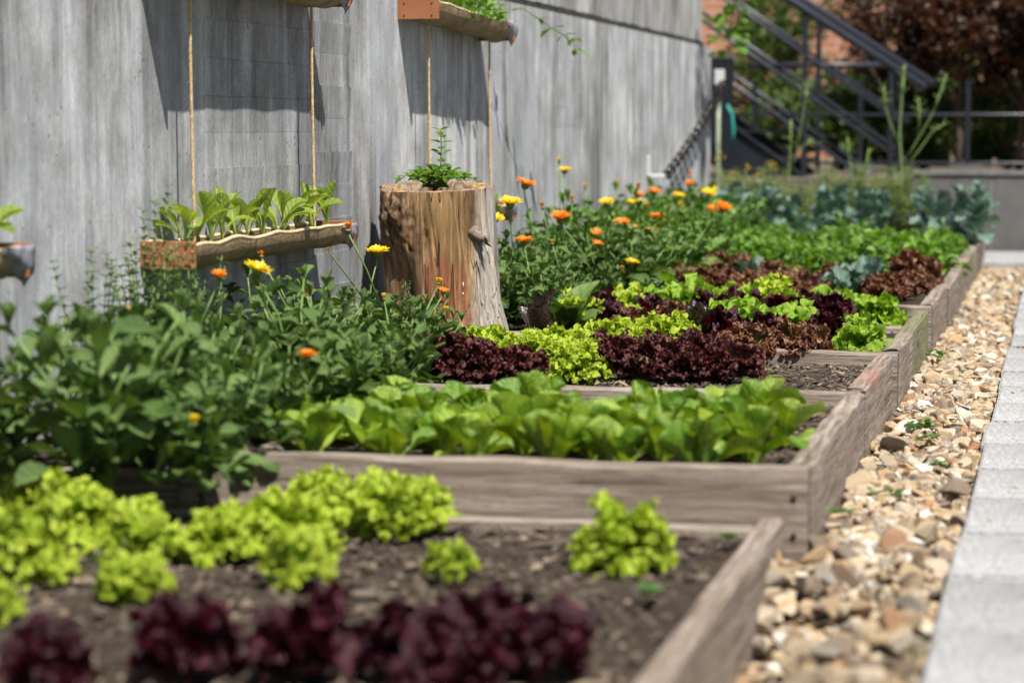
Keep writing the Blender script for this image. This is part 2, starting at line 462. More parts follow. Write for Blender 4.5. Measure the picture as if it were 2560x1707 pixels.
LM = {
    'G': leaf_mat("frilly_green_lettuce", (0.25, 0.42, 0.020), (0.36, 0.50, 0.035), (0.60, 0.68, 0.22), 0.40, 0.34, tip=((0.46, 0.57, 0.045), 0.50, 0.90, 0.4, 0.35, (0.62, 0.68, 0.13)), vein_amt=0.4, blister=1.0, tcol=(1.25, 1.35, 0.7)),
    'O': leaf_mat("wavy_green_lettuce", (0.24, 0.42, 0.025), (0.36, 0.52, 0.045), (0.55, 0.66, 0.18), 0.36, 0.32, vein_amt=0.35, blister=1.0, tcol=(1.25, 1.35, 0.7)),
    'R': leaf_mat("maroon_frilly_lettuce", (0.13, 0.15, 0.025), (0.17, 0.16, 0.035), (0.30, 0.34, 0.12), 0.34, 0.22, tip=((0.078, 0.016, 0.018), 0.45, 0.85, 0.35, 0.6, (0.24, 0.085, 0.085)), vein_amt=0.25, blister=1.0, tcol=(1.6, 0.8, 0.5)),
    'P': leaf_mat("dark_purple_lettuce", (0.030, 0.030, 0.008), (0.045, 0.020, 0.010), (0.12, 0.10, 0.05), 0.26, 0.14, tip=((0.030, 0.002, 0.008), 0.25, 0.6, 0.2, 0.7, (0.085, 0.008, 0.020)), vein_amt=0.25, spec=0.38, tcol=(2.6, 0.4, 0.8)),
    'B': leaf_mat("bronze_frilly_lettuce", (0.21, 0.26, 0.04), (0.28, 0.32, 0.06), (0.45, 0.48, 0.16), 0.4, 0.26, tip=((0.19, 0.075, 0.045), 0.45, 0.86, 0.35, 0.7, (0.40, 0.24, 0.14)), vein_amt=0.3, blister=1.0, tcol=(1.3, 1.0, 0.6)),
    'D': leaf_mat("dark_red_romaine", (0.022, 0.014, 0.010), (0.035, 0.016, 0.012), (0.10, 0.07, 0.04), 0.16, 0.10, vein_amt=0.3, spec=0.9, tcol=(1.8, 1.0, 0.6)),
    'romaine': leaf_mat("green_romaine", (0.120, 0.270, 0.006), (0.34, 0.49, 0.020), (0.55, 0.66, 0.17), 0.30, 0.26, bmp=0.6, vs=5.5, vein_amt=0.5, spec=1.0, blister=0.9, tcol=(1.5, 1.3, 0.5)),
    'seedling': leaf_mat("yellow_green_seedling", (0.20, 0.32, 0.03), (0.36, 0.46, 0.08), (0.58, 0.64, 0.30), 0.38, 0.42, vein_amt=0.6, tcol=(1.5, 1.4, 0.6)),
    'calendula': leaf_mat("marigold_leaf", (0.050, 0.108, 0.020), (0.185, 0.285, 0.082), (0.26, 0.36, 0.13), 0.36, 0.20, vein_amt=0.4, vs=6, spec=0.35, tcol=(1.4, 1.5, 0.5)),
    'calendula_far': leaf_mat("bright_marigold_leaf", (0.055, 0.13, 0.018), (0.18, 0.31, 0.06), (0.27, 0.40, 0.13), 0.40, 0.24, vein_amt=0.3, vs=6, spec=0.35, tcol=(1.4, 1.5, 0.5)),
    'herb': leaf_mat("herb_leaf", (0.10, 0.22, 0.03), (0.24, 0.39, 0.07), (0.34, 0.46, 0.14), 0.42, 0.3, vein_amt=0.3, vs=5),
    'thyme': leaf_mat("small_herb_leaf", (0.06, 0.12, 0.035), (0.12, 0.20, 0.07), (0.2, 0.28, 0.12), 0.45, 0.25, vein_amt=0.2, vs=4),
    'mint': leaf_mat("bright_green_herb", (0.075, 0.19, 0.016), (0.21, 0.37, 0.045), (0.32, 0.46, 0.12), 0.38, 0.28, vein_amt=0.3, vs=5),
    'kale': leaf_mat("blue_green_kale", (0.050, 0.115, 0.070), (0.20, 0.30, 0.265), (0.32, 0.42, 0.36), 0.36, 0.16, vein_amt=0.5, vs=5, spec=0.6, tcol=(1.1, 1.5, 0.8)),
    'fennel': leaf_mat("feathery_fennel", (0.19, 0.27, 0.07), (0.36, 0.43, 0.15), (0.36, 0.43, 0.15), 0.5, 0.3, vein_amt=0.0),
    'hedge': leaf_mat("red_brown_hedge_leaf", (0.040, 0.026, 0.016), (0.135, 0.062, 0.030), (0.14, 0.08, 0.05), 0.32, 0.25, vein_amt=0.1, spec=0.6, tcol=(1.8, 0.9, 0.6)),
    'tree': leaf_mat("tree_leaf", (0.045, 0.085, 0.02), (0.11, 0.17, 0.035), (0.14, 0.2, 0.06), 0.42, 0.3, vein_amt=0.1),
    'clover': leaf_mat("clover_leaf", (0.07, 0.17, 0.03), (0.13, 0.26, 0.05), (0.2, 0.32, 0.1), 0.45, 0.25, vein_amt=0.2),
}

def petal_mat(name, a, b_, c):
    m, nt, b = nmat(name)
    uv = N(nt, "ShaderNodeUVMap")
    sx = N(nt, "ShaderNodeSeparateXYZ")
    L(nt, uv.outputs[0], sx.inputs[0])
    col = ramp(nt, sx.outputs[0], [(0.0, c), (0.35, a), (1.0, b_)])
    col = mixc(nt, mth(nt, 'MULTIPLY', rnd(nt), 0.35), col, c)
    L(nt, col, b.inputs["Base Color"])
    b.inputs["Roughness"].default_value = 0.5
    tr = N(nt, "ShaderNodeBsdfTranslucent")
    L(nt, col, tr.inputs[0])
    mx = N(nt, "ShaderNodeMixShader", i_0=0.3)
    L(nt, b.outputs[0], mx.inputs[1])
    L(nt, tr.outputs[0], mx.inputs[2])
    L(nt, mx.outputs[0], nt.nodes["Material Output"].inputs[0])
    return m
M['yellow'] = petal_mat("yellow_petal", (0.86, 0.60, 0.004), (0.90, 0.68, 0.010), (0.80, 0.42, 0.0))
M['orange'] = petal_mat("orange_petal", (0.85, 0.235, 0.004), (0.88, 0.31, 0.008), (0.62, 0.10, 0.0))
M['ycenter'] = plain("yellow_disc", (0.62, 0.36, 0.01), 0.8, var=0.4, sc=300, bmp=0.8)
M['ocenter'] = plain("orange_disc", (0.42, 0.12, 0.01), 0.8, var=0.4, sc=300, bmp=0.8)

# ------------------------------------------------------------------ geometry helpers
class Geo:
    def __init__(s):
        s.v, s.f, s.uv, s.mi, s.n = [], [], [], [], 0
    def add(s, v, f, uv=None, mi=0):
        v = np.asarray(v, float)
        s.v.append(v)
        s.f.extend(tuple(i + s.n for i in q) for q in f)
        s.mi.extend([mi] * len(f))
        s.uv.append(np.zeros((len(v), 2)) if uv is None else np.asarray(uv, float))
        s.n += len(v)
        return s
    def box(s, x0, x1, y0, y1, z0, z1, mi=0):
        v = [(x, y, z) for z in (z0, z1) for y in (y0, y1) for x in (x0, x1)]
        return s.add(v, [(0, 2, 3, 1), (4, 5, 7, 6), (0, 1, 5, 4), (2, 6, 7, 3), (0, 4, 6, 2), (1, 3, 7, 5)], mi=mi)
    def tube(s, pts, rad, n=6, mi=0, cap=True):
        pts = [Vector(p) for p in pts]
        rad = rad if hasattr(rad, '__len__') else [rad] * len(pts)
        vs = []
        ref = None
        for i, p in enumerate(pts):
            t = (pts[min(i + 1, len(pts) - 1)] - pts[max(i - 1, 0)]).normalized()
            if ref is None:
                ref = t.orthogonal().normalized()
            ref = (ref - t * ref.dot(t)).normalized()
            bi = t.cross(ref)
            for k in range(n):
                a = 2 * math.pi * k / n
                vs.append(p + (ref * math.cos(a) + bi * math.sin(a)) * rad[i])
        f = [(i * n + k, i * n + (k + 1) % n, (i + 1) * n + (k + 1) % n, (i + 1) * n + k) for i in range(len(pts) - 1) for k in range(n)]
        if cap:
            f += [tuple(range(n))[::-1], tuple((len(pts) - 1) * n + k for k in range(n))]
        return s.add([tuple(q) for q in vs], f, mi=mi)
    def mesh(s, name, mats, smooth=True):
        me = bpy.data.meshes.new(name)
        v = np.concatenate(s.v) if s.v else np.zeros((0, 3))
        me.from_pydata(v.tolist(), [], s.f)
        mats = mats if isinstance(mats, (list, tuple)) else [mats]
        for m in mats:
            me.materials.append(m)
        if len(mats) > 1:
            me.polygons.foreach_set("material_index", s.mi)
        me.polygons.foreach_set("use_smooth", [smooth] * len(me.polygons))
        uvl = me.uv_layers.new(name="UVMap")
        li = np.empty(len(me.loops), dtype=np.int32)
        me.loops.foreach_get("vertex_index", li)
        uv = np.concatenate(s.uv)
        uvl.data.foreach_set("uv", uv[li].ravel())
        me.update()
        return me

def ob(name, me, parent=None, mtx=None, loc=None):
    o = bpy.data.objects.new(name, me)
    C.objects.link(o)
    if parent is not None:
        o.parent = parent
    if mtx is not None:
        o.matrix_basis = mtx
    if loc is not None:
        o.location = loc
    return o

def tag(o, label=None, cat=None, group=None, kind=None):
    if label: o["label"] = label
    if cat: o["category"] = cat
    if group: o["group"] = group
    if kind: o["kind"] = kind
    return o

def thing(name, loc, label, cat, group=None, rz=0.0):
    o = bpy.data.objects.new(name, None)
    C.objects.link(o)
    o.empty_display_size = 0.05
    o.location = loc
    o.rotation_euler = (0, 0, rz)
    return tag(o, label, cat, group)

def place(az, el, roll=0.0, sc=1.0, loc=(0, 0, 0)):
    return Matrix.Translation(loc) @ Matrix.Rotation(az, 4, 'Z') @ Matrix.Rotation(-el, 4, 'Y') @ Matrix.Rotation(roll, 4, 'X') @ Matrix.Scale(sc, 4)

def xf(mtx, v):
    m = np.array(mtx)
    return v @ m[:3, :3].T + m[:3, 3]

ORD = ["first", "second", "third", "fourth", "fifth", "sixth", "seventh", "eighth", "ninth", "tenth", "eleventh", "twelfth"]

# ---- leaf shapes: base at the origin, growing along +X, upper side +Z
def leaf_strip(Lh, W, nu, nv, width, bend, cup, wave=0.0, wfreq=3.0, seed=0, a0=0.0, twist=0.0):
    r = random.Random(seed)
    ph = r.uniform(0, 6.28)
    t = np.linspace(0, 1, nu + 1)
    ang = a0 + bend * t ** 1.3
    dx = np.cos(ang) * Lh / nu
    dz = np.sin(ang) * Lh / nu
    px = np.concatenate([[0], np.cumsum(dx[:-1])])
    pz = np.concatenate([[0], np.cumsum(dz[:-1])])
    vs, uv = [], []
    for i, tt in enumerate(t):
        w = width(tt) * W * 0.5
        nx, nz = -math.sin(ang[i]), math.cos(ang[i])
        tw = twist * tt
        for j in range(nv + 1):
            s = -1 + 2 * j / nv
            y = s * w
            n = cup * s * s * w + wave * W * abs(s) ** 1.5 * math.sin(wfreq * tt * 6.28 + ph + (1.7 if s > 0 else 0)) * min(1, tt * 3)
            n += math.sin(tw) * y
            y2 = y * math.cos(tw) * (1 - 0.18 * abs(cup) * abs(s))
            vs.append((px[i] + nx * n, y2, pz[i] + nz * n))
            uv.append((tt, 0.5 + 0.5 * s))
    f = [(i * (nv + 1) + j, (i + 1) * (nv + 1) + j, (i + 1) * (nv + 1) + j + 1, i * (nv + 1) + j + 1) for i in range(nu) for j in range(nv)]
    return np.array(vs), f, np.array(uv)

def leaf_fan(Lh, spread, nr, nf, waveA, wavek, frillA, frillk, seed, droop=0.5, fold=0.35, curls=0, csize=0.12):
    r = random.Random(seed)
    p1, p2, p3 = [r.uniform(0, 6.28) for _ in range(3)]
    vs, uv = [], []
    for i in range(nr + 1):
        q = 0.05 + 0.95 * i / nr
        for j in range(nf + 1):
            s = -1 + 2 * j / nf
            ph = s * spread * (0.35 + 0.65 * q)
            rr = q * (1 - 0.16 * s * s) * (1 + 0.05 * math.sin(5 * s + p3))
            e = q ** 2.2
            e2 = q ** 3.4
            fr = math.sin(frillk * s + p2 + 0.9 * math.sin(5 * s + p1) + 7.0 * q) + 0.6 * math.sin(frillk * 0.57 * s + p3 - 9.0 * q)
            rad = rr * (1 + frillA * 0.9 * e2 * math.sin(frillk * s * 0.93 + p1))
            x = rad * math.cos(ph)
            y = rad * math.sin(ph) * (1 + 0.05 * e * math.sin(wavek * s * 2 + p3))
            z = fold * y * y + waveA * e * math.sin(wavek * s + p1 + 2.2 * q) + frillA * e2 * fr - droop * 0.5 * q ** 3
            z += 0.10 * e * noise.noise((x * 6 + seed, y * 6, 0)) + 0.07 * e2 * noise.noise((x * 14 + seed, y * 14, 2))
            vs.append((x * Lh, y * Lh, z * Lh))
            uv.append((q, 0.5 + 0.5 * s))
    f = [(i * (nf + 1) + j, (i + 1) * (nf + 1) + j, (i + 1) * (nf + 1) + j + 1, i * (nf + 1) + j + 1) for i in range(nr) for j in range(nf)]
    base = list(vs)
    for c in range(curls):
        i = min(nr, int(nr * (1 - 0.34 * r.random() ** 2.0) + 0.5))
        j = r.randrange(nf + 1)
        p = Vector(base[i * (nf + 1) + j])
        q = 0.05 + 0.95 * i / nr
        n = Vector((r.gauss(0.45, 0.7), r.gauss(0, 0.8) + p.y * 0.8, r.gauss(0.6, 0.7))).normalized()
        m3 = n.to_track_quat('Z', 'Y').to_matrix()
        sz = csize * Lh * r.uniform(0.5, 1.7)
        k0 = len(vs)
        ph = r.uniform(0, 6.28)
        vs.append(tuple(p))
        uv.append((q * 0.9, 0.9))
        for a in range(9):
            an = a * 6.283 / 9
            rr = sz * r.uniform(0.75, 1.2)
            d = m3 @ Vector((rr * math.cos(an), rr * math.sin(an), 0.62 * sz * math.sin(2 * an + ph) + 0.3 * sz + 0.25 * sz * r.uniform(-1, 1)))
            vs.append(tuple(p + d))
            uv.append((min(1, q + 0.08), 0.9))
        f += [(k0, k0 + 1 + a, k0 + 1 + (a + 1) % 9) for a in range(9)]
    return np.array(vs), f, np.array(uv)

def one(arr, name, mat):
    g = Geo()
    g.add(*arr)
    return g.mesh(name, mat)

def w_romaine(t):
    a = 0.17 + 0.83 * min(1, max(0, (t - 0.10) / 0.52)) ** 1.25
    return a * math.sqrt(max(0.02, 1 - max(0, (t - 0.58) / 0.42) ** 2.2))
def w_spat(t):
    return (0.16 + 0.84 * min(1, max(0, t - 0.08) / 0.5) ** 0.9) * (1 - max(0, (t - 0.62) / 0.38) ** 2.3) + 0.02
def w_oval(t):
    return math.sin(math.pi * min(1, t * 0.97 + 0.03)) ** 0.7 + 0.03
def w_dart(t):
    return (0.2 + 0.8 * math.sin(min(1, t * 1.25) * math.pi * 0.5)) * (1 - max(0, (t - 0.5) / 0.5) ** 1.6) + 0.02

# ------------------------------------------------------------------ ground, path, gravel
g = Geo()
g.box(-60, 60, -30, 120, -0.5, -0.16)
tag(ob("ground", g.mesh("ground", M['ground'])), kind="structure")

g = Geo()
g.box(-0.17, 3.2, 0.5, 14.6, -0.05, 0.004)
g.box(-0.60, -0.17, 13.3, 14.6, -0.05, 0.002)
path = tag(ob("path", g.mesh("path_base", M['joint'], False)), kind="structure")
def slab_mesh(name, sx, sy, h, mat, bev=0.006, seg=1):
    bm = bmesh.new()
    bmesh.ops.create_cube(bm, size=1)
    bmesh.ops.scale(bm, vec=(sx, sy, h), verts=bm.verts)
    bmesh.ops.bevel(bm, geom=bm.edges[:], offset=bev, segments=seg, affect='EDGES')
    me = bpy.data.meshes.new(name)
    bm.to_mesh(me)
    bm.free()
    me.materials.append(mat)
    return me
pm = slab_mesh("paver", 0.60, 0.4130, 0.05, M['paver'], 0.005, 2)
y = 0.76
row = 0
while y < 14.3:
    for k in range(3):
        if y > 13.3 and k == 0:
            ob("paver", pm, path, Matrix.Translation((-0.17 - 0.305, y, 0.001)))
        o = ob("paver", pm, path)
        o.location = (-0.17 + 0.30 + 0.607 * k + U(-0.006, 0.006), y, 0.0005 + U(-0.0025, 0.0025))
        o.rotation_euler = (U(-0.004, 0.004), U(-0.003, 0.003), U(-0.003, 0.003))
    y += 0.4185
    row += 1

# gravel strip between the beds and the path
g = Geo()
g.box(-0.60, -0.165, 4.0, 13.3, -0.06, -0.022)
def sink(x, y):
    a = min(1, max(0, (4.02 - y) / 0.42))
    b_ = min(1, max(0, (-0.22 - x) / 0.22))
    return -0.095 * (a * a * (3 - 2 * a)) * b_
gv, gn = [], 40
for j in range(gn + 1):
    for i in range(9):
        x, yv = -0.60 + 0.435 * i / 8, 1.5 + 2.55 * j / gn
        gv.append((x, yv, -0.024 + sink(x, yv)))
g.add(gv, [(j * 9 + i, j * 9 + i + 1, (j + 1) * 9 + i + 1, (j + 1) * 9 + i) for j in range(gn) for i in range(8)])
gravel = tag(ob("gravel_strip", g.mesh("gravel_bedding", M['bedding'])), kind="structure")
def stone_geo(seed):
    r = random.Random(seed)
    bm = bmesh.new()
    a, b_, c = 1.0, r.uniform(0.6, 0.9), r.uniform(0.38, 0.62)
    for i in range(11):
        d = Vector((r.gauss(0, 1), r.gauss(0, 1), r.gauss(0, 1))).normalized() * r.uniform(0.85, 1.1)
        # superellipsoid keeps flat faces and broken corners
        d = Vector([math.copysign(abs(q) ** 0.8, q) for q in d])
        bm.verts.new((d.x * a, d.y * b_, d.z * c))
    res = bmesh.ops.convex_hull(bm, input=bm.verts)
    bmesh.ops.delete(bm, geom=[v for v in bm.verts if not v.link_faces], context='VERTS')
    bmesh.ops.bevel(bm, geom=bm.edges[:], offset=0.05, segments=1, affect='EDGES')
    bmesh.ops.triangulate(bm, faces=bm.faces)
    bm.verts.ensure_lookup_table()
    v = np.array([q.co[:] for q in bm.verts])
    f = [tuple(q.index for q in p.verts) for p in bm.faces]
    bm.free()
    return v * 0.5, f
stones = [stone_geo(i) for i in range(14)]
spots = []
r = random.Random(3)
yy = 2.35
while yy < 13.3:
    dens = 0.0265 if yy < 9 else 0.034
    n = int(0.30 / dens)
    for k in range(n):
        x = -0.475 + (k + r.random()) * 0.30 / n
        if yy < 4.1 and x < -0.47:
            continue
        if yy > 4.15 and x < -0.42:
            continue
        spots.append((x, yy + r.uniform(-0.012, 0.012), r.random()))
    yy += dens * 0.95
stone_meshes = []
for v, f in stones:
    gg = Geo()
    gg.add(v, f)
    stone_meshes.append(gg.mesh("stone", M['stone'], False))
big, small = [], []
for s in spots:
    sz = 0.027 + 0.036 * s[2] ** 2.4
    if r.random() < 0.05:
        sz *= 1.3
    (big if sz > 0.030 else small).append((sz, s))
big.sort(key=lambda a: -a[0] / a[1][1])
small += big[290:]
for sz, s in big[:290]:
    k = r.randrange(14)
    m = Matrix.Translation((s[0], s[1], -0.012 + r.uniform(0, 0.02) + sz * 0.15 + sink(s[0], s[1]))) @ Matrix.Rotation(r.uniform(0, 6.28), 4, 'Z') @ Matrix.Rotation(r.uniform(-0.45, 0.45), 4, 'X') @ Matrix.Rotation(r.uniform(-0.45, 0.45), 4, 'Y') @ Matrix.Scale(sz * 1.1, 4)
    ob("stone", stone_meshes[k], gravel, m)
g = Geo()
for sz, s in small:
    v, f = stones[r.randrange(14)]
    m = Matrix.Translation((s[0], s[1], -0.016 + r.uniform(0, 0.014) + sink(s[0], s[1]))) @ Matrix.Rotation(r.uniform(0, 6.28), 4, 'Z') @ Matrix.Rotation(r.uniform(-0.5, 0.5), 4, 'X') @ Matrix.Rotation(r.uniform(-0.5, 0.5), 4, 'Y') @ Matrix.Scale(sz * 1.15, 4)
    g.add(xf(m, v), f)
tag(ob("small_stones", g.mesh("small_stones", M['stone'], False), gravel), kind="stuff")

for k in range(9):
    sz = r.uniform(0.012, 0.022)
    m = Matrix.Translation((r.uniform(-0.15, -0.02), r.uniform(3.3, 9.5), 0.025 + sz * 0.2)) @ Matrix.Rotation(r.uniform(0, 6.28), 4, 'Z') @ Matrix.Scale(sz, 4)
    ob("stone", stone_meshes[k], gravel, m)

# ------------------------------------------------------------------ soil
def soil_sheet(x0, x1, y0, y1, z, amp, step):
    nx, ny = int((x1 - x0) / step), int((y1 - y0) / step)
    v, f = [], []
    for j in range(ny + 1):
        for i in range(nx + 1):
            x, yv = x0 + (x1 - x0) * i / nx, y0 + (y1 - y0) * j / ny
            h = noise.noise((x * 4, yv * 4, z)) * amp + noise.noise((x * 15, yv * 15, z + 3)) * amp * 0.6 + noise.noise((x * 45, yv * 45, z + 7)) * amp * 0.5
            v.append((x, yv, z + h))
    f = [(j * (nx + 1) + i, j * (nx + 1) + i + 1, (j + 1) * (nx + 1) + i + 1, (j + 1) * (nx + 1) + i) for j in range(ny) for i in range(nx)]
    return v, f
g = Geo()
g.add(*soil_sheet(-2.045, -0.515, 1.8, 4.140, 0.040, 0.010, 0.018))
g.add(*soil_sheet(-2.045, -0.470, 4.185, 8.12, 0.108, 0.009, 0.018))
g.add(*soil_sheet(-2.045, -0.470, 8.12, 14.6, 0.108, 0.009, 0.05))
g.box(-2.04, -0.60, 1.8, 14.6, -0.04, 0.0)
soil = tag(ob("soil", g.mesh("soil", M['soil'])), kind="structure")
g = Geo()
octv = np.array([(1, 0, 0), (-1, 0, 0), (0, 1, 0), (0, -1, 0), (0, 0, 1), (0, 0, -1)], float)
octf = [(0, 2, 4), (2, 1, 4), (1, 3, 4), (3, 0, 4), (2, 0, 5), (1, 2, 5), (3, 1, 5), (0, 3, 5)]
def crumbs(n, x0, x1, y0, y1, z, s0, s1, chip):
    for _ in range(n):
        s = s0 + (s1 - s0) * r.random() ** 3
        el = r.uniform(2.5, 6) if r.random() < chip else r.uniform(0.8, 1.5)
        m = Matrix.Translation((r.uniform(x0, x1), r.uniform(y0, y1), z + r.uniform(-0.002, 0.008))) @ Matrix.Rotation(r.uniform(0, 6.28), 4, 'Z') @ Matrix.Rotation(r.uniform(-0.4, 0.4), 4, 'Y') @ Matrix.Diagonal((s * el, s * r.uniform(0.7, 1.1), s * r.uniform(0.4, 0.9), 1))
        g.add(xf(m, octv * (1 + 0.3 * np.array([[r.random()] for _ in range(6)]))), octf)
crumbs(5200, -1.9, -0.53, 2.5, 4.13, 0.043, 0.003, 0.012, 0.10)
crumbs(4200, -1.1, -0.49, 5.50, 6.42, 0.110, 0.0018, 0.006, 0.45)
crumbs(1500, -0.85, -0.49, 4.2, 5.45, 0.110, 0.002, 0.008, 0.2)
crumbs(1500, -1.45, -0.49, 4.2, 8.1, 0.110, 0.002, 0.008, 0.2)
tag(ob("soil_crumbs", g.mesh("soil_crumbs", M['crumb'], False)), "loose crumbs and wood chips scattered over the dark garden soil", "soil", kind="stuff")

# ------------------------------------------------------------------ raised beds: planks with real grain direction along local X
def plank(name, parent, p0, p1, thick, z0, z1, mat='wood', tilt=0.0):
    """p0 -> p1 on the plan; local X runs along the plank, outer face at local y=0, body to +y"""
    p0, p1 = Vector((*p0, 0)), Vector((*p1, 0))
    ln = (p1 - p0).length
    n = max(4, int(ln / 0.06))
    sd = rng.random() * 100
    v, f = [], []
    h = z1 - z0
    prof = [(0, 0), (0, h - 0.006), (0.006, h), (thick - 0.006, h), (thick, h - 0.006), (thick, 0)]
    for i in range(n + 1):
        x = ln * i / n
        for k, (py, pz) in enumerate(prof):
            jy = noise.noise((x * 6 + sd, k * 0.3, 0)) * 0.0030
            jz = noise.noise((x * 5 + sd, 9, k * 0.2)) * 0.0050 if pz > 0.01 else 0
            v.append((x, py + jy, pz + jz + tilt * x))
    m = len(prof)
    f = [(i * m + k, (i + 1) * m + k, (i + 1) * m + k + 1, i * m + k + 1) for i in range(n) for k in range(m - 1)]
    gg = Geo()
    gg.add(v, f)
    gg.add([v[k] for k in range(m)], [tuple(range(m))], mi=1)
    gg.add([v[n * m + k] for k in range(m)], [tuple(range(m))[::-1]], mi=1)
    me = gg.mesh(name, [M[mat], M['end']], False)
    d = (p1 - p0).normalized()
    o = ob(name, me, parent)
    o.location = (p0.x, p0.y, z0)
    o.rotation_euler = (0, 0, math.atan2(d.y, d.x))
    return o

XO = -0.425
def screws(board, ln, h, ends):
    for x in ends:
        for z in (h * 0.35, h * 0.72):
            g = Geo()
            xx = x if x > 0 else ln + x
            g.tube([(xx, 0.004, z), (xx, -0.0035, z)], 0.0055, 8)
            ob("screw", g.mesh("screw", M['nail']), board)
ba = thing("raised_bed", (0, 0, 0), "nearest and lowest weathered plank bed with dark purple lettuce in front", "garden bed", "raised plank beds")
plank("side_board", ba, (-0.463, 1.6), (-0.463, 4.142), 0.042, -0.15, 0.068)
plank("back_ledge", ba, (-0.51, 4.105), (-1.75, 4.07), 0.032, -0.03, 0.061).location.y += 0.0
bb = thing("raised_bed", (0, 0, 0), "weathered plank bed filled with glossy green romaine lettuce", "garden bed", "raised plank beds")
screws(plank("front_board", bb, (-1.52, 4.128), (-0.425, 4.172), 0.046, -0.03, 0.152), 1.096, 0.182, (-0.024, 0.03))
plank("side_board", bb, (XO, 4.222), (XO - 0.006, 5.455), 0.045, -0.03, 0.150)
plank("divider_board", bb, (-1.52, 5.40), (XO - 0.016, 5.458), 0.04, -0.03, 0.146)
plank("side_board", bb, (XO - 0.008, 5.502), (XO - 0.004, 6.335), 0.045, -0.03, 0.151, 'wood_red')
plank("left_board", bb, (-1.475, 5.40), (-1.475, 4.18), 0.045, -0.03, 0.140)
plank("left_front_board", bb, (-2.03, 4.10), (-1.565, 4.12), 0.04, -0.03, 0.120)
plank("corner_post", bb, (-1.56, 4.11), (-1.525, 4.11), 0.06, -0.03, 0.175)
bc = thing("raised_bed", (0, 0, 0), "short weathered plank bed with bronze and purple lettuces, third from the front", "garden bed", "raised plank beds")
screws(plank("front_board", bc, (-1.60, 6.37), (XO + 0.004, 6.40), 0.05, -0.03, 0.152), 1.18, 0.182, (-0.02,))
plank("side_board", bc, (XO + 0.004, 6.452), (XO + 0.008, 6.99), 0.045, -0.03, 0.155)
bd = thing("raised_bed", (0, 0, 0), "mossy plank bed with rows of purple and green lettuce, fourth from the front", "garden bed", "raised plank beds")
plank("front_board", bd, (-1.60, 6.985), (XO - 0.02, 7.02), 0.045, -0.03, 0.135)
plank("side_board", bd, (XO - 0.006, 7.066), (XO - 0.004, 8.02), 0.045, -0.03, 0.142, 'wood_mossy')
plank("divider_board", bd, (-1.55, 7.50), (XO - 0.05, 7.53), 0.04, -0.03, 0.13)
be = thing("raised_bed", (0, 0, 0), "long weathered plank bed of reddish brown lettuce, fifth from the front", "garden bed", "raised plank beds")
plank("front_board", be, (-1.60, 8.03), (XO + 0.004, 8.07), 0.05, -0.03, 0.155)
plank("side_board", be, (XO + 0.004, 8.122), (XO + 0.006, 9.10), 0.045, -0.03, 0.157)
plank("side_board", be, (XO + 0.010, 9.105), (XO + 0.006, 10.15), 0.045, -0.03, 0.150)
plank("side_board", be, (XO + 0.006, 10.155), (XO + 0.010, 11.20), 0.045, -0.03, 0.155)
bf = thing("raised_bed", (0, 0, 0), "farthest weathered plank bed, full of bright herbs and blue-green kale", "garden bed", "raised plank beds")
plank("front_board", bf, (-1.60, 11.21), (XO + 0.004, 11.24), 0.045, -0.03, 0.15)
plank("side_board", bf, (XO + 0.004, 11.29), (XO + 0.008, 12.4), 0.045, -0.03, 0.158)
plank("side_board", bf, (XO + 0.008, 12.405), (XO + 0.004, 13.5), 0.045, -0.03, 0.15)

# ------------------------------------------------------------------ concrete wall
WX = -2.05
wall = thing("concrete_wall", (WX, 0, 0), "tall board-marked grey concrete wall with a mossy horizontal joint, behind the beds", "wall")
edges = [0.8, 3.35, 5.205, 6.845, 8.90, 10.85, 12.6, 14.25]
shade = [0.95, 0.95, 0.72, 1.02, 0.95, 1.08, 1.08]
blocks = {2: (5.55, 6.83), 4: (9.7, 10.4), 1: (0, 0), 5: (11.5, 12.2)}
for k in range(len(edges) - 1):
    y0, y1 = edges[k] + 0.003, edges[k + 1] - 0.003
    g = Geo()
    g.box(-0.30, -0.004, y0, y1, -0.3, 1.210)
    yv = y0
    while yv < y1 - 0.001:
        w = min(U(0.075, 0.13), y1 - yv)
        if y1 - yv - w < 0.03:
            w = y1 - yv
        a, b_ = blocks.get(k, (0, 0))
        isb = a <= yv < b_
        if isb:
            w = min(b_, y1) - yv if k != 2 else (min(0.86, y1 - yv) if yv < 6.3 else y1 - yv)     # broad cast blocks
        rows = [-0.3, 1.212]
        if isb:
            rows = [-0.3, 0.2]
            while rows[-1] < 1.1:
                rows.append(rows[-1] + 0.092 + U(-0.006, 0.006))
            rows.append(1.212)
        dep = U(0.0, 0.0007)
        for q in range(len(rows) - 1):
            z0, z1 = rows[q], rows[q + 1]
            d0 = dep + (U(0.0, 0.0005) if isb else 0)
            d1 = dep + ((U(0.004, 0.007) if yv > 6.3 and k == 2 else U(0.0005, 0.004)) if isb and rng.random() < 0.7 else 0)
            if not isb:
                d1 = d0
            c = 0.0003
            vs = [(-0.005, yv, z0), (-0.005, yv + w, z0), (-0.005, yv + w, z1), (-0.005, yv, z1),
                  (d0, yv + c, z0 + c), (d0, yv + w - c, z0 + c), (d1, yv + w - c, z1 - c), (d1, yv + c, z1 - c)]
            g.add(vs, [(4, 5, 6, 7), (0, 1, 5, 4), (1, 2, 6, 5), (2, 3, 7, 6), (3, 0, 4, 7)])
        yv += w
    o = ob("panel", g.mesh("wall_panel", M['concrete'], False), wall)
    o.color = (shade[k], shade[k], shade[k], 1)
